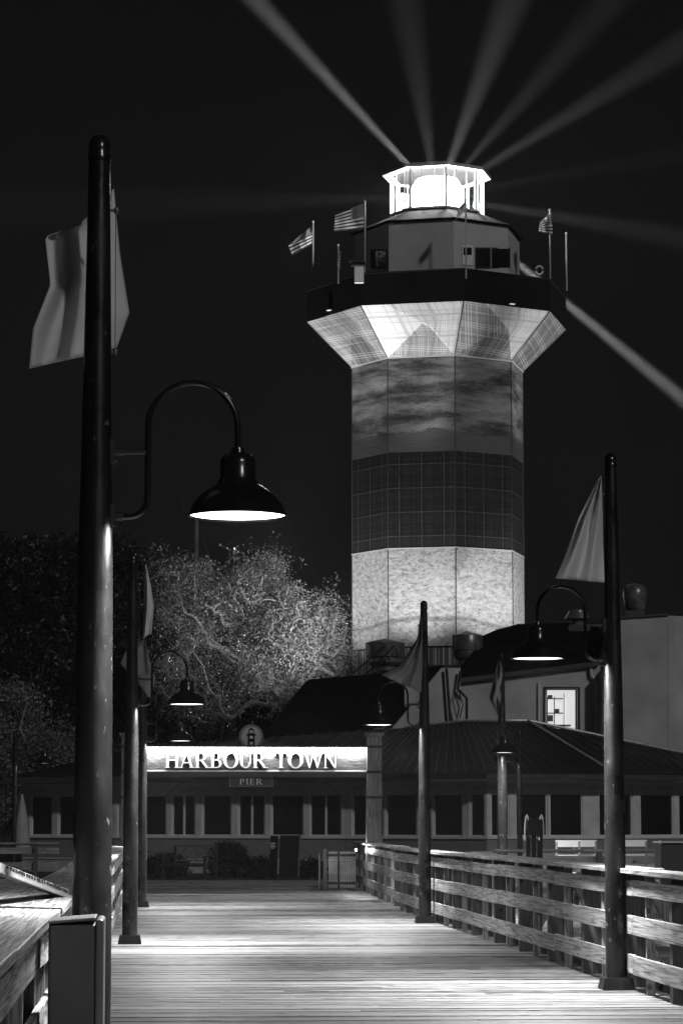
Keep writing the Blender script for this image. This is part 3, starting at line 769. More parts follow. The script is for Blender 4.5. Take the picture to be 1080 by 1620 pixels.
block('parapet_cap', [(978, 979), (1057, 973.5), (1057, 970), (978, 975.5)], 93.9, M['darkwall'], (0, 6.2, 0))
# big dark gable and sloping parapet
block('gable_roof', [(418, 1165), (640, 1165), (700, 1052, 97), (655, 1060, 97), (575, 1068, 97), (488, 1075, 97)], 93.5, M['shingle'], (0, 5, 0))
block('sloping_parapet', [(602, 1175), (652, 1175), (728, 1175), (728, 1057), (698, 1057)], 92.8, M['stucco'], (0, .35, 0))
block('flat_roof_edge', [(640, 1060), (760, 1060), (760, 1052), (640, 1052)], 97.5, M['iron'], (0, 4, 0))
m = MB(); m.tube([fp(706, 1058, 92.6), fp(712, 1142, 92.6)], .05, 8); m.tube([fp(728, 1062, 92.6), fp(724, 1090, 92.6), fp(738, 1105, 92.6), fp(738, 1138, 92.6)], .05, 8)
m.tube([fp(725, 1090, 92.6), fp(716, 1110, 92.6), fp(722, 1136, 92.6)], .02, 6); m.tube([fp(726, 1095, 92.6), fp(732, 1115, 92.6), fp(727, 1136, 92.6)], .02, 6)
m.build('roof_pipes', M['iron'], bld, smooth=True)
# left porch roof edge (entrance wing behind)
block('rear_wing_roof', [(62, 1240), (240, 1240), (240, 1222), (66, 1228)], 99, M['shingle'], (0, 5, 0))
block('rear_wing_wall', [(228, 1240), (640, 1240), (640, 1165), (228, 1178)], 97.5, M['darkwall'], (0, 3, 0))

# rooftop machines
def fan(px0, px1, ytop, ybot, Y, label, kind=0):
    c = P((px0 + px1) / 2, ybot, Y); r = (P(px1, ybot, Y).x - P(px0, ybot, Y).x) / 2; h = P(px0, ytop, Y).z - c.z
    t = thing('exhaust_fan', label, 'roof vent', c, group='rooftop exhaust fans')
    if kind == 0:
        m = MB(); m.lathe([(r * .98, h * .42), (r, h * .45), (r, h * .85), (r * .97, h * .87), (.02, h)], 26, capb=True); m.build('fan_hood', M['steel'], t, smooth=True)
        m = MB(); m.lathe([(r * .62, 0), (r * .62, h * .12), (r * .78, h * .18), (r * .9, h * .26), (r * .9, h * .40)], 26, capb=True); m.build('fan_base', M['steel'], t, smooth=True)
    elif kind == 1:
        m = MB(); m.lathe([(r * .5, 0), (r * .55, h * .3), (r * .8, h * .36), (r, h * .42), (r * .95, h * .52), (r * .72, h * .8), (r * .7, h * .9), (r * .3, h), (.01, h)], 26, capb=True); m.build('fan_hood', M['steel'], t, smooth=True)
        m = MB(); m.bb(-r * .8, r * .8, -r * .8, r * .8, -.3, .01); m.build('fan_base', M['darkwall'], t)
    else:
        m = MB(); m.lathe([(r * .6, h * .1), (r * .85, h * .2), (r * .95, h * .5), (r, h * .62), (r * .95, h * .8), (r * .7, h * .92), (.01, h)], 26, capb=True); m.build('fan_hood', M['steel'], t, smooth=True)
        m = MB(); m.bb(-r * .7, r * .7, -r * .7, r * .7, -.6, h * .1); m.build('fan_base', M['darkwall'], t)
fan(578, 640, 1010, 1062, 99, 'wide drum shaped exhaust fan at the left foot of the tower')
fan(715, 763, 998, 1052, 98, 'drum shaped exhaust fan with a pointed cap left of the dark mansard roof')
fan(893, 934, 964, 990, 98.5, 'flat cowled vent behind the arm of the tall right lamp', 1)
fan(985, 1023, 922, 972, 97, 'round shiny vent above the stucco block at the upper right', 2)
t = thing('roof_stair_rail', 'thin metal stair handrail on the roof before the wide exhaust fan', 'handrail', P(600, 1050, 96)); o0 = P(600, 1050, 96)
m = MB(); q = lambda a_, b_: P(a_, b_, 96) - o0
m.tube([q(556, 1067), q(609, 1022), q(616, 1046)], .03, 6); m.tube([q(580, 1066), q(624, 1021), q(629, 1041)], .03, 6)
m.tube([q(566, 1074), q(622, 1035)], .02, 6); m.tube([q(589, 1042), q(598, 1062)], .02, 6); m.tube([q(604, 1036), q(612, 1052)], .02, 6)
m.build('handrail', M['iron'], t, smooth=True)
# ================================================================== LIGHTHOUSE
def tower_mats():
    T = {}
    def lines(n, l, val, spec):
        "max of thin stripe masks: spec = [(freq, centre, halfwidth)]"
        r = None
        for fq, c, hw in spec:
            f = math_(n, l, 'FRACT', math_(n, l, 'MULTIPLY', val, fq))
            q = math_(n, l, 'LESS_THAN', math_(n, l, 'ABSOLUTE', math_(n, l, 'SUBTRACT', f, c)), hw)
            r = q if r is None else math_(n, l, 'MAXIMUM', r, q)
        return r
    def noise(n, l, sc, st, det=8, rough=.6, dist=0):
        tc = n.new('ShaderNodeTexCoord'); mp = n.new('ShaderNodeMapping'); mp.inputs['Scale'].default_value = st; l.new(tc.outputs['Object'], mp.inputs[0])
        x = n.new('ShaderNodeTexNoise'); x.inputs['Scale'].default_value = sc; x.inputs['Detail'].default_value = det; x.inputs['Roughness'].default_value = rough; x.inputs['Distortion'].default_value = dist
        l.new(mp.outputs[0], x.inputs['Vector']); return x.outputs[0]
    def ramp(n, l, src, pts):
        r = n.new('ShaderNodeValToRGB'); e = r.color_ramp.elements
        e[0].position, e[0].color = pts[0][0], g3(pts[0][1]); e[1].position, e[1].color = pts[-1][0], g3(pts[-1][1])
        for p_, v_ in pts[1:-1]: q = e.new(p_); q.color = g3(v_)
        l.new(src, r.inputs[0]); return r.outputs[0]
    def bump(n, l, b, src, s, d):
        bp = n.new('ShaderNodeBump'); bp.inputs['Strength'].default_value = s; bp.inputs['Distance'].default_value = d
        l.new(src, bp.inputs['Height']); l.new(bp.outputs[0], b.inputs['Normal'])
    # rough pale wrap
    m, n, l, b = newmat('rough_pale_stucco')
    a = noise(n, l, 5.5, (.8, .8, 1.25), 12, .78, .5); c = noise(n, l, .5, (1, 1, 1), 3)
    wv = n.new('ShaderNodeTexWave'); wv.bands_direction = 'Z'; wv.inputs['Scale'].default_value = .07; wv.inputs['Distortion'].default_value = 5; wv.inputs['Detail'].default_value = 4; wv.inputs['Detail Scale'].default_value = .5
    tc = n.new('ShaderNodeTexCoord'); l.new(tc.outputs['Object'], wv.inputs['Vector'])
    cr = ramp(n, l, wv.outputs[0], [(0.0, .55), (.006, 1.0), (1, 1.0)])
    col = ramp(n, l, a, [(.36, .22), (.46, .62), (.56, .86)])
    mx = n.new('ShaderNodeMix'); mx.data_type = 'RGBA'; mx.blend_type = 'MULTIPLY'; mx.inputs[0].default_value = 1; l.new(col, mx.inputs[6]); l.new(cr, mx.inputs[7])
    l.new(mx.outputs[2], b.inputs['Base Color']); b.inputs['Roughness'].default_value = .9; bump(n, l, b, a, 1.0, .22); T['white'] = m
    # dark plaid
    m, n, l, b = newmat('dark_plaid_wrap'); u, v = uvxy(n, l); fu = math_(n, l, 'FRACT', u)
    A = lines(n, l, fu, [(3.0, .5, .020)]); B = lines(n, l, v, [(4.0, .5, .018)])
    A2 = math_(n, l, 'MAXIMUM', lines(n, l, fu, [(3.0, .12, .012), (3, .2, .012)]), lines(n, l, v, [(4.0, .42, .01), (4, .9, .01)]))
    C = lines(n, l, fu, [(3.0, .85, .17), (3, .35, .04)]); D = lines(n, l, v, [(4.0, .2, .17), (4, .72, .05)])
    base = lerpcol(n, l, math_(n, l, 'MULTIPLY', math_(n, l, 'ADD', C, D), .5), .001, .022)
    ln = lerpcol(n, l, math_(n, l, 'MAXIMUM', math_(n, l, 'MAXIMUM', A, B), math_(n, l, 'MULTIPLY', A2, .25)), base, .10)
    ns = noise(n, l, 9, (1, 1, 1), 6); nn = ramp(n, l, ns, [(.3, .35), (.7, 1.2)])
    mx = n.new('ShaderNodeMix'); mx.data_type = 'RGBA'; mx.blend_type = 'MULTIPLY'; mx.inputs[0].default_value = 1; l.new(ln, mx.inputs[6]); l.new(nn, mx.inputs[7])
    l.new(mx.outputs[2], b.inputs['Base Color']); b.inputs['Roughness'].default_value = .75; bump(n, l, b, ns, .3, .02); T['dark'] = m
    # cloud band
    m, n, l, b = newmat('cloudy_sea_wrap'); u, v = uvxy(n, l)
    a = noise(n, l, .55, (.55, .55, 2.6), 12, .68, .25); d = noise(n, l, 7, (1, 1, 1.4), 5)
    e = math_(n, l, 'MULTIPLY_ADD', d, .16, a)
    col = ramp(n, l, e, [(.43, .02), (.52, .08), (.58, .17), (.74, .36)])
    low = math_(n, l, 'LESS_THAN', math_(n, l, 'MULTIPLY_ADD', a, -.30, v), .055)
    col = lerpcol(n, l, low, col, .11)
    l.new(col, b.inputs['Base Color']); b.inputs['Roughness'].default_value = .85; bump(n, l, b, e, .5, .08); T['cloud'] = m
    # flared gallery skirt
    m, n, l, b = newmat('argyle_plaid_wrap'); u, v = uvxy(n, l); fu = math_(n, l, 'FRACT', u); fi = math_(n, l, 'FLOOR', u)
    def isf(k): return math_(n, l, 'LESS_THAN', math_(n, l, 'ABSOLUTE', math_(n, l, 'SUBTRACT', fi, k)), .5)
    tri = math_(n, l, 'LESS_THAN', v, math_(n, l, 'MULTIPLY', math_(n, l, 'SUBTRACT', 1.0, math_(n, l, 'MULTIPLY', math_(n, l, 'ABSOLUTE', math_(n, l, 'SUBTRACT', fu, .5)), 2.0)), .62))
    cor = math_(n, l, 'GREATER_THAN', math_(n, l, 'MULTIPLY_ADD', fu, 1.33, v), 1.33)
    colA = lerpcol(n, l, tri, .20, .10); colB = lerpcol(n, l, tri, lerpcol(n, l, cor, .62, .46), .26)
    colC = lerpcol(n, l, cor, lerpcol(n, l, tri, .20, .11), .48); colD = lerpcol(n, l, tri, .13, .09)
    base = lerpcol(n, l, isf(7), colA, colB); base = lerpcol(n, l, isf(0), base, colC); base = lerpcol(n, l, isf(1), base, colD)
    P1 = lines(n, l, math_(n, l, 'MULTIPLY_ADD', v, .12, fu), [(3, .5, .018), (3, .40, .014), (3, .60, .014), (3, .2, .012), (3, .8, .012)]); P2 = lines(n, l, math_(n, l, 'MULTIPLY_ADD', fu, .10, v), [(2.5, .5, .016), (2.5, .40, .012), (2.5, .60, .012), (2.5, .1, .012)])
    P3 = lines(n, l, fu, [(3, .93, .06), (6, .3, .03)]); P4 = lines(n, l, v, [(2.5, .93, .05), (5, .3, .03)])
    lk = lerpcol(n, l, math_(n, l, 'MULTIPLY', math_(n, l, 'MAXIMUM', P1, P2), .35), base, .9)
    dk = lerpcol(n, l, math_(n, l, 'MULTIPLY', math_(n, l, 'MAXIMUM', P3, P4), .30), lk, .05)
    l.new(dk, b.inputs['Base Color']); b.inputs['Roughness'].default_value = .8; T['flare'] = m
    # base plaid
    m, n, l, b = newmat('pale_plaid_wrap'); u, v = uvxy(n, l); fu = math_(n, l, 'FRACT', u)
    A = lines(n, l, fu, [(5.0, .5, .05), (9.0, .3, .05), (13, .7, .06)]); B = lines(n, l, v, [(3.0, .5, .04)])
    l.new(lerpcol(n, l, math_(n, l, 'MAXIMUM', A, B), .10, .5), b.inputs['Base Color']); b.inputs['Roughness'].default_value = .8; T['base'] = m
    return T
T = tower_mats()
YT = 108.0
tc0 = P(695, 1300, YT); TX = tc0.x; PH = math.radians(11 - 6.1)
lh = thing('lighthouse', 'tall octagonal lighthouse wrapped in plaid and pale bands under a blazing lantern', 'lighthouse', (TX, YT, 0))
def zat(y, dY=107.35): return CAM.z + (P(695, y, dY).z - CAM.z)
Z0, Z1, Z2, Z3, Z4 = zat(1030), zat(877), zat(728), zat(581), zat(508, 107.0)
RS, RGal = 3.50, 5.33
def ring(name, prof, mat, capb=False, capt=False, uv=True, n=8, ph=None, par=None, smooth=False):
    m = MB(); m.lathe(prof, n, phase=PH if ph is None else ph, capb=capb, capt=capt, uv=uv); return m.build(name, mat, lh if par is None else par, smooth=smooth)
ring('plaid_base', [(RS, 0), (RS, Z0)], T['base'])
ring('pale_band', [(RS + .01, Z0), (RS + .01, Z1)], T['white'])
ring('dark_plaid_band', [(RS, Z1), (RS, Z2)], T['dark'])
ring('cloud_band', [(RS + .01, Z2), (RS + .01, Z3)], T['cloud'])
ring('gallery_skirt', [(RS + .012, Z3), (RGal, Z4)], T['flare'])
ring('skirt_edge', [(RS + .05, Z3 - .03), (RS + .05, Z3 + .03)], M['trim'], uv=False)
ring('band_edge', [(RS + .035, Z1 - .03), (RS + .035, Z1 + .02)], M['siding'], uv=False)
ring('band_edge', [(RS + .03, Z0 - .03), (RS + .03, Z0 + .03)], M['iron'], uv=False)
Z5 = zat(458, 107.0)
ring('gallery_parapet', [(RGal - .02, Z4 - .0), (RGal + .02, Z4 + .01), (RGal + .02, Z5 - .05), (RGal + .06, Z5 - .04), (RGal + .06, Z5), (RGal - .15, Z5), (RGal - .15, Z4 + .25)], simple('parapet_paint', .010, .8, 0, .3, 1.0, spec=.1), uv=False)
ring('gallery_floor', [(RGal - .16, Z4 + .2), (RS - .2, Z4 + .2)], M['darkwall'], uv=False)
for k in range(8):
    m = MB(); a = PH + k * PI / 4
    for z_, zz, r0, r1 in ((Z0 + .03, Z1 - .03, RS + .012, RS + .012), (Z2, Z3 - .03, RS + .012, RS + .012), (Z1 + .03, Z2, RS + .002, RS + .002), (Z3 + .03, Z4, RS + .02, RGal)):
        m.tube([(r0 * math.sin(a), -r0 * math.cos(a), z_), (r1 * math.sin(a), -r1 * math.cos(a), zz)], .022 if z_ != Z3 + .03 else .03, 5)
    m.build('corner_seam', simple('seam_strip', .05, .7), lh)
# watch room
Z6 = zat(371, 107.35)
RR = 3.42
rm = ring('watch_room', [(RR, Z4 + .2), (RR, Z6)], simple('watch_room_paint', .50, .6, 0, .06, 1.5), uv=False)
ZL0 = zat(339, 107.6)
ring('watch_room_roof', [(RR - .01, Z6 - .0), (RR + .12, Z6 + .01), (RR + .12, Z6 + .09), (1.9, ZL0 - .06), (1.0, ZL0 - .05)], M['shingle'], uv=False)
def face_pt(R_, px, py, off):
    "point on octagonal wall radius R_ seen at px,py; solved by marching along the view ray"
    d = ray(px, py); s = 95.0
    ap = R_ * math.cos(PI / 8)
    while s < 112:
        p = CAM + d * s; x, y = p.x - TX, p.y - YT
        ang = math.atan2(x, -y); k = math.floor((ang - PH) / (PI / 4)); ca = PH + (k + .5) * PI / 4
        if (x * math.sin(ca) - y * math.cos(ca)) * 1.0 <= ap + off: return Vector((x, y, p.z)), ca
        s += .01
    return Vector((x, y, p.z)), ca
def wall_panel(px0, px1, ya, yb, off, mat, name, thick=.06, R_=RR):
    q0, c0 = face_pt(R_, px0, yb, off); q1, _ = face_pt(R_, px1, yb, off); q2, _ = face_pt(R_, px1, ya, off); q3, _ = face_pt(R_, px0, ya, off)
    nrm = Vector((-math.sin(c0), math.cos(c0), 0))
    m = MB(); m.prism([q0, q1, q2, q3], nrm * thick); return m.build(name, mat, lh)
fo = wall_panel(586, 612.5, 394, 424, .05, M['iron'], 'window'); wall_panel(589, 610, 397, 422, .06, M['glass'], 'window_pane')
fo = wall_panel(731, 748, 388, 419, .05, M['trim'], 'door'); wall_panel(733, 746, 391, 403, .06, M['glass'], 'door_pane')
for a_, b_ in ((752, 776), (778, 807)): wall_panel(a_, b_, 391, 424, .05, M['iron'], 'window'); wall_panel(a_ + 1.5, b_ - 1.5, 393, 422, .06, M['glass'], 'window_pane')
# lantern
RLn = 1.90; ZL1 = zat(276, 107.6)
lan = ring('lantern_sill', [(RLn + .06, ZL0 - .05), (RLn + .06, ZL0 + .04), (RLn - .1, ZL0 + .04), (.3, ZL0 + .02)], M['shadein'], uv=False)
m = MB()
for k in range(8):
    a = PH + k * PI / 4; p = Vector((RLn * math.sin(a), -RLn * math.cos(a), 0)); m.beam(p + Vector((0, 0, ZL0 + .04)), p + Vector((0, 0, ZL1)), .10, .10)
    b_ = PH + (k + 1) * PI / 4; p2 = Vector((RLn * math.sin(b_), -RLn * math.cos(b_), 0)); q = p.lerp(p2, .30)
    m.beam(q + Vector((0, 0, ZL0 + .04)), q + Vector((0, 0, ZL1)), .035, .035); q2 = p.lerp(p2, .7); m.beam(q2 + Vector((0, 0, ZL0 + .04)), q2 + Vector((0, 0, ZL1)), .035, .035)
m.build('lantern_frame', M['shadein'], lh)
ring('lantern_glass', [(RLn - .06, ZL0 + .04), (RLn - .06, ZL1)], M['clear'], uv=False)
ring('lantern_roof', [(RLn - .05, ZL1 - .02), (RLn + .34, ZL1 - .03), (RLn + .36, ZL1 + .08), (RLn - .2, ZL1 + .26), (.5, ZL1 + .40), (.01, ZL1 + .44)], simple('lantern_roof_paint', .45, .5), uv=False)
ring('lantern_ceiling', [(RLn - .06, ZL1 - .02), (.01, ZL1 - .005)], M['shingle'], uv=False)
zc = (ZL0 + ZL1) / 2
bc = ring('beacon', [(.01, zc - .62), (.85, zc - .66), (1.05, zc - .3), (1.10, zc), (1.05, zc + .3), (.85, zc + .68), (.01, zc + .70)], emit('beacon_light', .9, 30), uv=False, n=24, smooth=True)
m = MB(); m.lathe([(.25, ZL0), (.25, zc - .63)], 12); m.build('beacon_stand', M['shadein'], lh)
for k in range(6):
    a = k * PI / 3 + .3
    d_ = bpy.data.lights.new('beacon_lamp', 'POINT'); d_.energy = 420; d_.shadow_soft_size = .08; o = bpy.data.objects.new('beacon_lamp', d_); COL.objects.link(o); o.location = (TX + 1.3 * math.sin(a), YT - 1.3 * math.cos(a), zc)
# underside fixtures
for px, py in ((520, 489), (810, 479)):
    q, ca = face_pt(RGal, px, py, .1)
    t = thing('floodlight', 'small floodlight on the dark gallery parapet at ' + ('left' if px < 600 else 'right'), 'floodlight', Vector((TX, YT, 0)) + q)
    m = MB(); m.box((0, 0, 0), (.26, .16, .06), rz=ca); m.box((0, .05, .05), (.06, .06, .06), rz=ca); m.build('housing', M['iron'], t)
    m = MB(); m.box((.0, 0, -.042), (.20, .12, .02), rz=ca); m.build('lens', emit('flood_lens', .8, .5), t)
# flags on the gallery
def gallery_flag(px, ytop, ybot, Yd, left, right, label, yl=0, amp=.12, mat='usflag'):
    a = P(px, ybot, Yd); b = P(px, ytop, Yd)
    t = thing('flagpole', label[0], 'flagpole', a, group='thin flagpoles round the gallery')
    m = MB(); m.tube([Vector((0, 0, -.5)), Vector((0, 0, (b - a).z))], .03, 8); m.build('pole', simple('flagpole_paint', .45, .4) if 'fp' not in M else M['fp'], t, smooth=True)
    m = MB(); m.lathe([(.01, -.05), (.05, 0), (.01, .05)], 8, c=(0, 0, (b - a).z + .04)); m.build('finial', M['trim'], t, smooth=True)
    if left: cloth('flag', left, right, Yd, M[mat], label[1], amp, 1.6, 20, 16, yl=yl)
M['fp'] = simple('flagpole_paint', .45, .4)
gallery_flag(577, 320, 420, 104.5, [(575, 321), (575, 362)], [(530, 338), (528, 366)], ('tall thin flagpole at the left front of the gallery', 'large stars and stripes flag flying left on the gallery'), yl=.0)
gallery_flag(495, 352, 440, 107.5, [(494, 356), (493, 386)], [(472, 374), (456, 388), (462, 404)], ('thin flagpole at the far left of the gallery', 'crumpled striped flag at the far left of the gallery'), amp=.2)
gallery_flag(535, 389, 428, 103.6, [(534, 391), (533, 422)], [(539, 398), (537, 428)], ('short flagpole with a small limp flag', 'small limp striped flag low on the gallery'), amp=.06)
gallery_flag(737, 316, 420, 102.7, [(736, 316), (734, 334)], [(724, 330), (721, 348)], ('flagpole in front of the lantern', 'furled striped flag hanging before the lantern glass'), amp=.08)
gallery_flag(870, 333, 430, 105.5, [(872, 334), (874, 372)], [(854, 350), (852, 366)], ('tall flagpole at the right of the gallery', 'striped flag at the right side of the gallery'), amp=.12)
gallery_flag(896, 370, 440, 107.5, None, None, ('bare flagpole at the far right of the gallery', ''))
# things on the gallery
t = thing('viewing_scope', 'boxy coin viewer on the gallery beside the left flagpole', 'viewer', P(567, 424, 103.3)); 
m = MB(); m.box((0, 0, .1), (.55, .35, .05)); m.box((-.05, 0, .25), (.62, .3, .07), ry=.12); m.build('head', M['iron'], t)
m = MB(); m.box((.02, 0, -.25), (.35, .2, .66)); m.build('stand', M['trim'], t)
t = thing('life_ring', 'white life ring on the gallery parapet at right', 'life ring', P(853, 427, 103.2))
m = MB(); m.tube([(.14 * math.cos(2 * PI * k / 20), 0, .16 * math.sin(2 * PI * k / 20)) for k in range(21)], .035, 8, cap=False); m.build('ring', M['trim'], t, smooth=True)
m = MB()
for s_ in (-1, 1): m.box((s_ * .14, 0, 0), (.05, .09, .09))
m.build('rope_band', M['iron'], t)

# ---- floodlights around the foot of the tower (aimed up the shaft)
for a in (-101, -56, -11.5, 33.5, 78.5):
    an = math.radians(a - 6.1); dx, dy = math.sin(an), -math.cos(an)
    b0 = Vector((TX + dx * 8.2, YT + dy * 8.2, 6.6))
    if abs(a) < 60 and a > -50: b0 = Vector((TX + dx * 6.6, YT + dy * 6.6, 7.2))
    spot('tower_flood', b0, (TX + dx * 3.2, YT + dy * 3.2, 12.5), 1250, 75, .8, .2)
    spot('gallery_flood', b0 + Vector((0, 0, .1)), (TX + dx * 4.6, YT + dy * 4.6, 21.2), 8000, 27, .7, .2)
spot('tree_flood', P(549, 1005, 96.5), P(420, 950, 102), 2400, 88, .8, .2)
spot('tree_flood', P(600, 1000, 112.5), P(420, 900, 102), 5800, 90, .7, .2)
# added narrow spots whose rays in the haze stand in for a lens starburst
def beam(a, b, c, power, ang, blend=1):
    "a right, b towards the viewer side, c up"
    d = Vector((a, -b, c)).normalized(); h = Vector((a, -b, 0)).normalized() * 1.2
    spot('flare_ray', Vector((TX, YT, zc)) + h + Vector((0, 0, c / math.hypot(a, b) * 1.2)), Vector((TX, YT, zc)) + d * 60, power, ang, blend, .12)
beam(-1, 2.1, .35, 1.3e7, 2.8)
beam(1, -1.0, -.50, 2.2e7, 2.8)
for a_, p_ in ((-.45, 9e5), (.0, 1.4e6), (.40, 9e5), (1.0, 1.4e6)): beam(a_, 3, .14, p_ * 1.2, 4.2)
beam(-1.0, .9, -.25, 2e5, 7, 1); beam(1.0, .9, -.38, 1e6, 7, 1); beam(1.0, .9, .0, 2e5, 7, 1)
# thin haze added so the spot rays and lantern glow show
hz = MB(); hz.bb(-141, 141, -13, 241, -3.6, 34)
mm = bpy.data.materials.new('ray_haze'); mm.use_nodes = True; n_ = mm.node_tree.nodes; n_.clear()
o_ = n_.new('ShaderNodeOutputMaterial'); v_ = n_.new('ShaderNodeVolumePrincipled'); v_.inputs['Color'].default_value = (.9, .9, .9, 1); v_.inputs['Density'].default_value = .0003; v_.inputs['Anisotropy'].default_value = .0
mm.node_tree.links.new(v_.outputs[0], o_.inputs['Volume'])
hz.build('haze', mm, kind='stuff')
# ================================================================== TREES AND PLANTS
def leaf_mesh(name, cents, mat, parent, size, jitter, per):
    "cents: (N,3) clump centres; per leaves around each"
    N = len(cents) * per
    c = np.repeat(np.asarray(cents), per, axis=0) + rng.normal(0, jitter, (N, 3))
    a = rng.normal(size=(N, 3)); a /= np.linalg.norm(a, axis=1)[:, None]
    b = np.cross(a, rng.normal(size=(N, 3))); b /= np.linalg.norm(b, axis=1)[:, None]
    s = size * rng.uniform(.6, 1.3, (N, 1))
    v = np.stack([c - a * s, c + b * s * .42, c + a * s, c - b * s * .42], 1).reshape(-1, 3)
    me = bpy.data.meshes.new(name); me.vertices.add(N * 4); me.vertices.foreach_set('co', v.ravel())
    me.loops.add(N * 4); me.loops.foreach_set('vertex_index', np.arange(N * 4)); me.polygons.add(N)
    me.polygons.foreach_set('loop_start', np.arange(0, N * 4, 4)); me.polygons.foreach_set('loop_total', np.full(N, 4)); me.update()
    at = me.attributes.new('rnd', 'FLOAT', 'FACE'); at.data.foreach_set('value', rng.uniform(0, 1, N))
    me.materials.append(mat); me.validate()
    o = bpy.data.objects.new(name, me); COL.objects.link(o); o.parent = parent; return o
def tree(label, base, lobes, nleaf, size, mat, barkmat, twig=.5, name='oak_tree', per=22, group=None, nb=260, jit=.28, trunk_r=.35):
    "lobes: list of (center, (rx,ry,rz), weight) in world coords; branches reach towards points in the lobes"
    base = Vector(base); t = thing(name, label, 'tree', base, group=group)
    wts = np.array([w_ for _, _, w_ in lobes], float); wts /= wts.sum()
    def samp(n, lo=.45):
        idx = rng.choice(len(lobes), n, p=wts); d = rng.normal(size=(n, 3)); d /= np.linalg.norm(d, axis=1)[:, None]
        r = rng.uniform(lo, 1, (n, 1)) ** .5
        C_ = np.array([list(lobes[i][0]) for i in idx]); R_ = np.array([lobes[i][1] for i in idx])
        return C_ + d * r * R_
    tips = samp(nb, .25) - np.array(base)
    # branch skeleton: connect each tip to nearest existing node nearer the trunk
    cen = np.mean([np.array(c) * w_ for (c, _, w_) in zip([list(l_[0]) for l_ in lobes], [0] * len(lobes), wts)], axis=0) * len(lobes) - np.array(base)
    nodes = [np.array([0, 0, 0.]), cen * np.array([.05, .05, .25]), cen * np.array([.2, .2, .5])]; par = [-1, 0, 1]
    order = np.argsort(np.linalg.norm(tips - nodes[-1], axis=1))
    for k in order:
        tp = tips[k]; A = np.array(nodes); d = np.linalg.norm(A - tp, axis=1) + .25 * np.linalg.norm(A - nodes[2], axis=1) ** .8
        d[0] = 99; j = int(np.argmin(d)); q = A[j]; L_ = np.linalg.norm(tp - q); st = max(1, int(L_ / .7)); last = j
        for s_ in range(1, st + 1):
            p = q + (tp - q) * s_ / st + (rng.normal(0, .10, 3) * (s_ < st)) + np.array([0, 0, .12 * math.sin(PI * s_ / st)])
            nodes.append(p); par.append(last); last = len(nodes) - 1
    cnt = [0.0] * len(nodes)
    for i in range(len(nodes) - 1, 0, -1):
        cnt[i] = cnt[i] + (1 if cnt[i] == 0 else 0); cnt[par[i]] += cnt[i]
    m = MB(); tot = cnt[1]
    for i in range(1, len(nodes)):
        r0 = trunk_r * (cnt[par[i]] / tot) ** .42; r1 = trunk_r * (cnt[i] / tot) ** .42
        if par[i] == 0: r0 = trunk_r * 1.3
        r0 = max(.018, min(r0, r1 * 1.5)); r1 = max(.014, r1)
        m.tube([nodes[par[i]], nodes[i]], [r0, r1], 7, cap=False)
    m.build('trunk', barkmat, t, smooth=True)
    ncl = nleaf // per
    A = np.array(nodes[3:]); pick = A[rng.choice(len(A), int(ncl * twig))] + rng.normal(0, .30, (int(ncl * twig), 3))
    rest = samp(ncl - len(pick), .55) - np.array(base)
    leaf_mesh('crown', np.vstack([pick, rest]), mat, t, size, jit, per)
    return t
def LB(px, py, rx, ry, Y, rd=None, w_=1.0, sc=None):
    c = P(px, py, Y); k = F / Y; return (c, (rx / k, (rd if rd else rx / k * .9), ry / k), w_)
tree('sprawling oak left of the lighthouse, its crown lit from the right', P(475, 1330, 102),
     [LB(300, 960, 62, 72, 102, w_=1.6), LB(395, 945, 75, 55, 102, w_=1.6), LB(462, 985, 52, 52, 101, w_=1.0), LB(512, 985, 38, 45, 102, w_=.55), LB(528, 1035, 24, 36, 102, w_=.35), LB(440, 1060, 75, 62, 101, w_=1.3),
      LB(330, 1070, 88, 80, 102, w_=1.6), LB(280, 900, 34, 22, 103, w_=.22), LB(420, 900, 30, 18, 103, w_=.25)], 62000, .048, M['leaf'], M['bark'], nb=900, per=12, jit=.12, trunk_r=.24, twig=.90)
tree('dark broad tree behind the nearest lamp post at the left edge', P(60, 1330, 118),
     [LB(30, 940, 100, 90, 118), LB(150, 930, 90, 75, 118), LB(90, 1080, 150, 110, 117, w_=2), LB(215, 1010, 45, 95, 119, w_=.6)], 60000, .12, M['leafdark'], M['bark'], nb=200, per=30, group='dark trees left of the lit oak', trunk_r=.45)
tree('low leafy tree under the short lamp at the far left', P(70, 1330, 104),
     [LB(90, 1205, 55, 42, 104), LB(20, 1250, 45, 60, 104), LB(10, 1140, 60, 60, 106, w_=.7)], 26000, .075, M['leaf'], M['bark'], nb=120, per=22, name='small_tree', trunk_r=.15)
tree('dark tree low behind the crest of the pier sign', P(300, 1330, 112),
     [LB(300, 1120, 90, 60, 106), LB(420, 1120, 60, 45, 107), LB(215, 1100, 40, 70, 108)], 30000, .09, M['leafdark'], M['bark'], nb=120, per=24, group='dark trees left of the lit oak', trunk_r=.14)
def shrub(name, label, x0, x1, y0, y1, Y, n, size, mat, cat='hedge'):
    a = P(x0, y1, Y); b = P(x1, y0, Y); c = ((a.x + b.x) / 2, Y, 0); t = thing(name, label, cat, c)
    hx, hz = (b.x - a.x) / 2, b.z
    nn = n // 14; u = rng.uniform(-1, 1, (nn, 3)); cx = u[:, 0] * hx; cz = (u[:, 2] * .5 + .5) * hz * (1 - .25 * np.abs(u[:, 0]) ** 3) + .03; cy = u[:, 1] * .5
    leaf_mesh('foliage', np.stack([cx, cy, cz], 1), mat, t, size, .07, 14)
    m = MB()
    for k in range(9):
        xx = random.uniform(-hx * .8, hx * .8); m.tube([(xx, 0, 0), (xx + random.uniform(-.2, .2), random.uniform(-.2, .2), hz * .8)], [.02, .006], 5)
    m.build('stems', M['bark'], t)
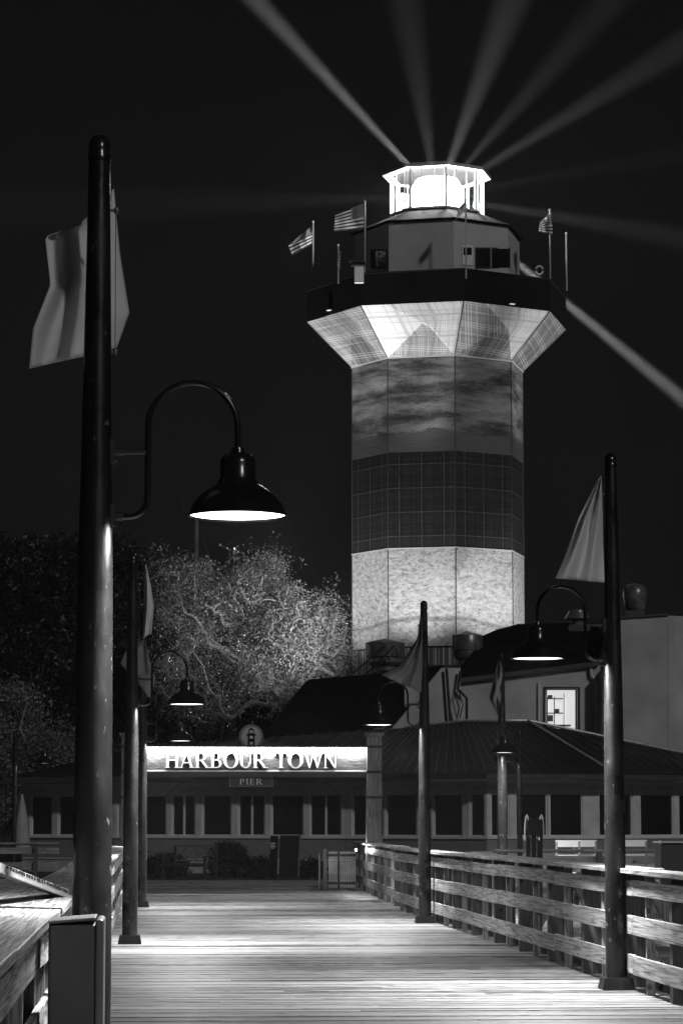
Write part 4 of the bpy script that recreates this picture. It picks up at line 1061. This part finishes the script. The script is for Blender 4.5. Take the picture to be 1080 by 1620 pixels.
shrub('hedge', 'tall dark hedge right of the garden bench', 334, 386, 1338, 1390, 81.5, 9000, .05, M['hedge'])
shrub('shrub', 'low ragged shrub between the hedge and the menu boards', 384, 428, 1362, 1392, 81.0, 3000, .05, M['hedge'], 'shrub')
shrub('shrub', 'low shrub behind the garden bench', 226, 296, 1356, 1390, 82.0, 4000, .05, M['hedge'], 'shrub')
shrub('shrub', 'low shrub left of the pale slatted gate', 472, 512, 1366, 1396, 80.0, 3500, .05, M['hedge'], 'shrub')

# ================================================================== SMALL THINGS
# garden bench
t = thing('garden_bench', 'wooden garden bench with lattice back before the restaurant', 'bench', P(300, 1388, 79.0)); t.location.z = -.05; t.rotation_euler = (0, 0, -.62)
W = M['post']; hw = .72
for x_ in (-hw, hw):
    m = MB(); m.box((x_, -.30, .31), (.06, .06, .62)); m.build('leg', W, t); m = MB(); m.box((x_, .28, .48), (.06, .06, .96), rx=-.06); m.build('leg', W, t)
    m = MB(); m.box((x_, -.03, .64), (.08, .66, .03)); m.build('armrest', W, t)
m = MB()
for k in range(6): m.box((0, -.28 + k * .10, .43), (2 * hw, .085, .025))
m.box((0, -.31, .38), (2 * hw - .06, .03, .07)); m.build('seat', W, t)
m = MB(); m.box((0, .30, .93), (2 * hw, .04, .07)); m.box((0, .28, .52), (2 * hw - .06, .03, .05))
for k in range(4):
    xa = -hw + .04 + k * (2 * hw - .08) / 4; xb = xa + (2 * hw - .08) / 4
    m.beam((xa, .285, .54), (xb, .300, .90), .022, .03); m.beam((xa, .285, .90), (xb, .300, .54), .022, .03); m.box((xb, .29, .72), (.03, .03, .4))
m.build('backrest', simple('bench_wood', .20, .6, 0, .2, 6), t)
# menu boards
t = thing('menu_board', 'pair of tall dark display boards on the deck end', 'display board', P(449, 1389, 78.0)); t.location.z = -.05; o0 = t.location.copy()
q = lambda a_, b_, Y=78.0: P(a_, b_, Y) - o0
m = MB(); m.prism([q(426, 1389), q(438, 1391, 77.6), q(440, 1323, 77.6), q(428, 1322)], (0, .12, 0)); m.build('side_panel', simple('board_frame', .07, .5), t, bevel=.01)
m = MB(); m.prism([q(441, 1390, 77.7), q(469, 1388, 78.3), q(474, 1322, 78.3), q(443, 1322, 77.7)], (0, .12, 0)); m.build('front_panel', simple('board_face', .012, .4), t, bevel=.01)
m = MB(); m.prism([q(470.5, 1388, 78.2), q(473, 1388, 78.2), q(476, 1321, 78.2), q(473.5, 1321, 78.2)], (0, .1, 0)); m.build('edge_frame', simple('board_edge', .12, .5), t)
m = MB()
for a_, b_, c_ in ((428, 436, 1335), (428, 434, 1337.6), (428, 436, 1340.5), (429, 433, 1343)): m.prism([q(a_, c_, 77.5), q(b_, c_, 77.5), q(b_, c_ - 1.2, 77.5), q(a_, c_ - 1.2, 77.5)], (0, .01, 0))
m.build('small_print', M['letter'], t)
# pale slatted gate
t = thing('slatted_gate', 'small pale gate of upright slats at the far end of the right railing', 'gate', P(536, 1408, 63.0)); t.location.z = 0; t.rotation_euler = (0, 0, -.15)
m = MB()
for k in range(15): m.box((-.22 + k * .042, 0, .47), (.024, .02, .82))
m.build('slat_panel', simple('pale_slat_paint', .8, .5), t)
m = MB(); m.box((.05, -.03, .80), (.68, .03, .06)); m.box((.05, -.03, .16), (.68, .03, .06)); m.box((0, -.04, .46), (.05, .03, .86)); m.build('cross_frame', M['post'], t)
m = MB(); m.box((-.32, 0, .45), (.09, .09, .98)); m.build('post', M['railz'], t)
m = MB(); m.box((-.45, -.03, .43), (.03, .05, .84), rx=.0); m.box((-.45, .22, .43), (.03, .05, .84)); m.box((-.45, .09, .82), (.03, .22, .05)); m.build('stay', simple('stay_paint', .3, .5), t)
# tiny rope lights at the rail end
for px, py, lab in ((563, 1345, 'tiny bright light at the far end of the right rail cap'), (586, 1348, 'tiny bright light on the rail just right of the sign post')):
    q0 = P(px, py, 60.5 if px < 570 else 58.2); t = thing('marker_light', lab, 'light', q0, group='tiny lights at the rail end')
    m = MB(); m.lathe([(.001, -.03), (.02, -.022), (.028, 0), (.02, .022), (.001, .03)], 10); m.build('bulb', emit('marker_bulb', .9, 14), t, smooth=True)
    m = MB(); m.bb(-.02, .02, .035, .06, -.04, -.015); m.build('socket', M['iron'], t)
    d_ = bpy.data.lights.new('marker_lamp', 'POINT'); d_.energy = 22; d_.shadow_soft_size = .03; o_ = bpy.data.objects.new('marker_lamp', d_); COL.objects.link(o_); o_.location = q0 + Vector((-.06, -.03, .05))
# pile guide with two curved fins
t = thing('pile_guide', 'tall dark pile guide with two white curved fins behind the right railing', 'dock fitting', P(845, 1400, 44)); t.location.z = -.2; o0 = t.location.copy(); q = lambda a_, b_, Y=44: P(a_, b_, Y) - o0
m = MB()
for a_, b_ in ((833, 839), (841, 848), (850, 858)): m.prism([q(a_, 1440), q(b_, 1440), q(b_, 1296), q(a_, 1294)], (0, .10, 0))
m.prism([q(831, 1322, 43.95), q(858, 1322, 43.95), q(858, 1297, 43.95), q(836, 1295, 43.95)], (0, .04, 0)); m.build('guide_frame', M['black'], t)
m = MB()
for x_, s_ in ((833, 1), (856, 1)):
    pts = [q(x_ - 3.5, 1330), q(x_ - 3, 1305), q(x_ - 1.5, 1293), q(x_, 1289), q(x_ + 2, 1294), q(x_ + 3.2, 1306), q(x_ + 3.5, 1325)]
    m.tube(pts, .011, 6)
m.build('curved_fin', M['trim'], t, smooth=True)
# picnic tables and chairs on the side dock
def picnic(label, loc, rz):
    t = thing('picnic_table', label, 'table', loc, rz, group='picnic tables on the side dock')
    m = MB()
    for k in range(5): m.box((0, -.30 + k * .15, .74), (1.8, .135, .04))
    m.build('tabletop', M['railx'], t)
    for s_ in (-1, 1):
        m = MB(); m.box((0, s_ * .62, .44), (1.8, .26, .04)); m.build('bench_seat', M['railx'], t)
        for j in (-1, 1):
            m = MB(); m.beam((s_ * .62, j * .62, 0), (s_ * .62, j * .22, .72), .04, .09); m.build('leg', M['railx'], t)
        m = MB(); m.box((s_ * .66, 0, .40), (.04, 1.44, .09)); m.build('crosspiece', M['railx'], t)
picnic('picnic table seen through the rails by the tall right lamp post', (6.7, 38.5, -.2), .5)
picnic('picnic table on the side dock left of the tall lamp post', (6.9, 43.3, -.2), 1.2)
def chair(label, loc, rz):
    t = thing('dock_chair', label, 'chair', loc, rz, group='pale chairs on the side dock')
    for x_ in (-.22, .22):
        m = MB(); m.box((x_, -.2, .22), (.04, .04, .44)); m.build('leg', M['railx'], t); m = MB(); m.box((x_, .2, .46), (.04, .04, .92)); m.build('leg', M['railx'], t)
    m = MB(); m.box((0, 0, .45), (.5, .46, .035)); m.build('seat', M['trim'], t)
    t.scale = (1, 1, 1.3)
    m = MB(); m.box((0, .2, .89), (.48, .03, .10)); m.box((0, .2, .70), (.40, .03, .05)); m.build('backrest', M['trim'], t)
for px, Y, rz, lab in ((900, 52, 0, 'pale chair whose back shows over the rail right of the pile guide'), (929, 52.3, .15, 'pale chair beside another, left of the tall right lamp post'), (1003, 53, -.2, 'pale chair right of the tall right lamp post')):
    q0 = P(px, 1305, Y); chair(lab, (q0.x, Y, .12 - .2 + .06), rz)
t = thing('dock_cabinet', 'dark dock cabinet at the right edge above the railing', 'cabinet', P(1063, 1380, 40)); t.location.z = -.2; o0 = t.location.copy(); q = lambda a_, b_, Y=40: P(a_, b_, Y) - o0
m = MB(); m.prism([q(1045, 1420), q(1100, 1420), q(1100, 1334), q(1045, 1334)], (0, .5, 0)); m.build('cabinet_body', M['darkwall'], t, bevel=.01)
m = MB(); m.prism([q(1043, 1336, 39.97), q(1046, 1336, 39.97), q(1046, 1330, 39.97), q(1043, 1330, 39.97)], (0, .05, 0)); m.prism([q(1044, 1334, 39.95), q(1101, 1334, 39.95), q(1101, 1332, 39.95), q(1044, 1332, 39.95)], (0, .6, 0)); m.build('cabinet_rim', M['trim'], t)
# white boat beyond the rail
t = thing('moored_boat', 'low white boat deck glimpsed beyond the right railing', 'boat', (10.0, 66.5, -.62)); 
m = MB()
hull = []
for k in range(13):
    u = k / 12; wd = 1.15 * math.sin(min(1, (1 - u) * 1.9) * PI / 2) ** .8 + .02; hull.append((-4.2 + 8.4 * u, wd))
vs = []; fs = []
for x_, wd in hull:
    for yy, zz in ((-wd, 1.42), (-wd * .8, .3), (0, .0), (wd * .8, .3), (wd, 1.42)): vs.append((x_, yy, zz))
for k in range(12):
    for j in range(4): a_ = k * 5 + j; fs.append((a_, a_ + 1, a_ + 6, a_ + 5))
    fs.append((k * 5 + 4, k * 5, k * 5 + 5, k * 5 + 9))
fs.append((0, 1, 2, 3, 4)); m.add(vs, fs); m.build('hull', simple('boat_gelcoat', .75, .25), t)
m = MB(); m.box((-1.2, 0, 1.44), (2.2, 1.2, .06), taper=.9); m.build('deck_hatch', simple('boat_hatch', .6, .3), t, bevel=.02)
# sail boat mast beyond the trees
a = P(311, 900, 124); t = thing('boat_mast', 'pale mast with a crosstree rising behind the lit oak', 'mast', a)
b = P(311, 818, 124) - a
m = MB(); m.tube([(0, 0, -14), b], .09, 8); m.build('spar', simple('mast_paint', .5, .4), t, smooth=True)
m = MB(); c_ = P(302, 863, 124) - a; m.tube([c_, P(311, 862, 124) - a], .06, 6); m.tube([P(288, 786, 124) - a, P(291, 818, 124) - a], .03, 5); m.tube([P(310, 800, 124) - a, P(312, 830, 124) - a], .03, 5)
m.tube([P(315, 830, 124) - a, P(331, 885, 124) - a, P(360, 1000, 124) - a], .03, 5); m.tube([P(308, 845, 124) - a, P(292, 885, 124) - a], .02, 5); m.build('rigging', M['steel'], t, smooth=True)
# added pale umbrella shape in place of a bright lit patch at the left edge
t = thing('lit_patch_cone', 'pale added umbrella standing at the left end of the restaurant', 'cone', P(34, 1335, 90)); t.location.z = 0; k_ = 90 / F
m = MB(); m.lathe([(.30, .75), (.28, .9), (.22, 1.5), (.12, 2.1), (.03, 2.5)], 14, capb=True); m.build('cone_body', simple('lit_patch_tone', .38, .8), t, smooth=True)
m = MB(); m.lathe([(.25, 0), (.25, .08), (.03, .1), (.03, .8)], 12); m.build('pole', M['iron'], t)
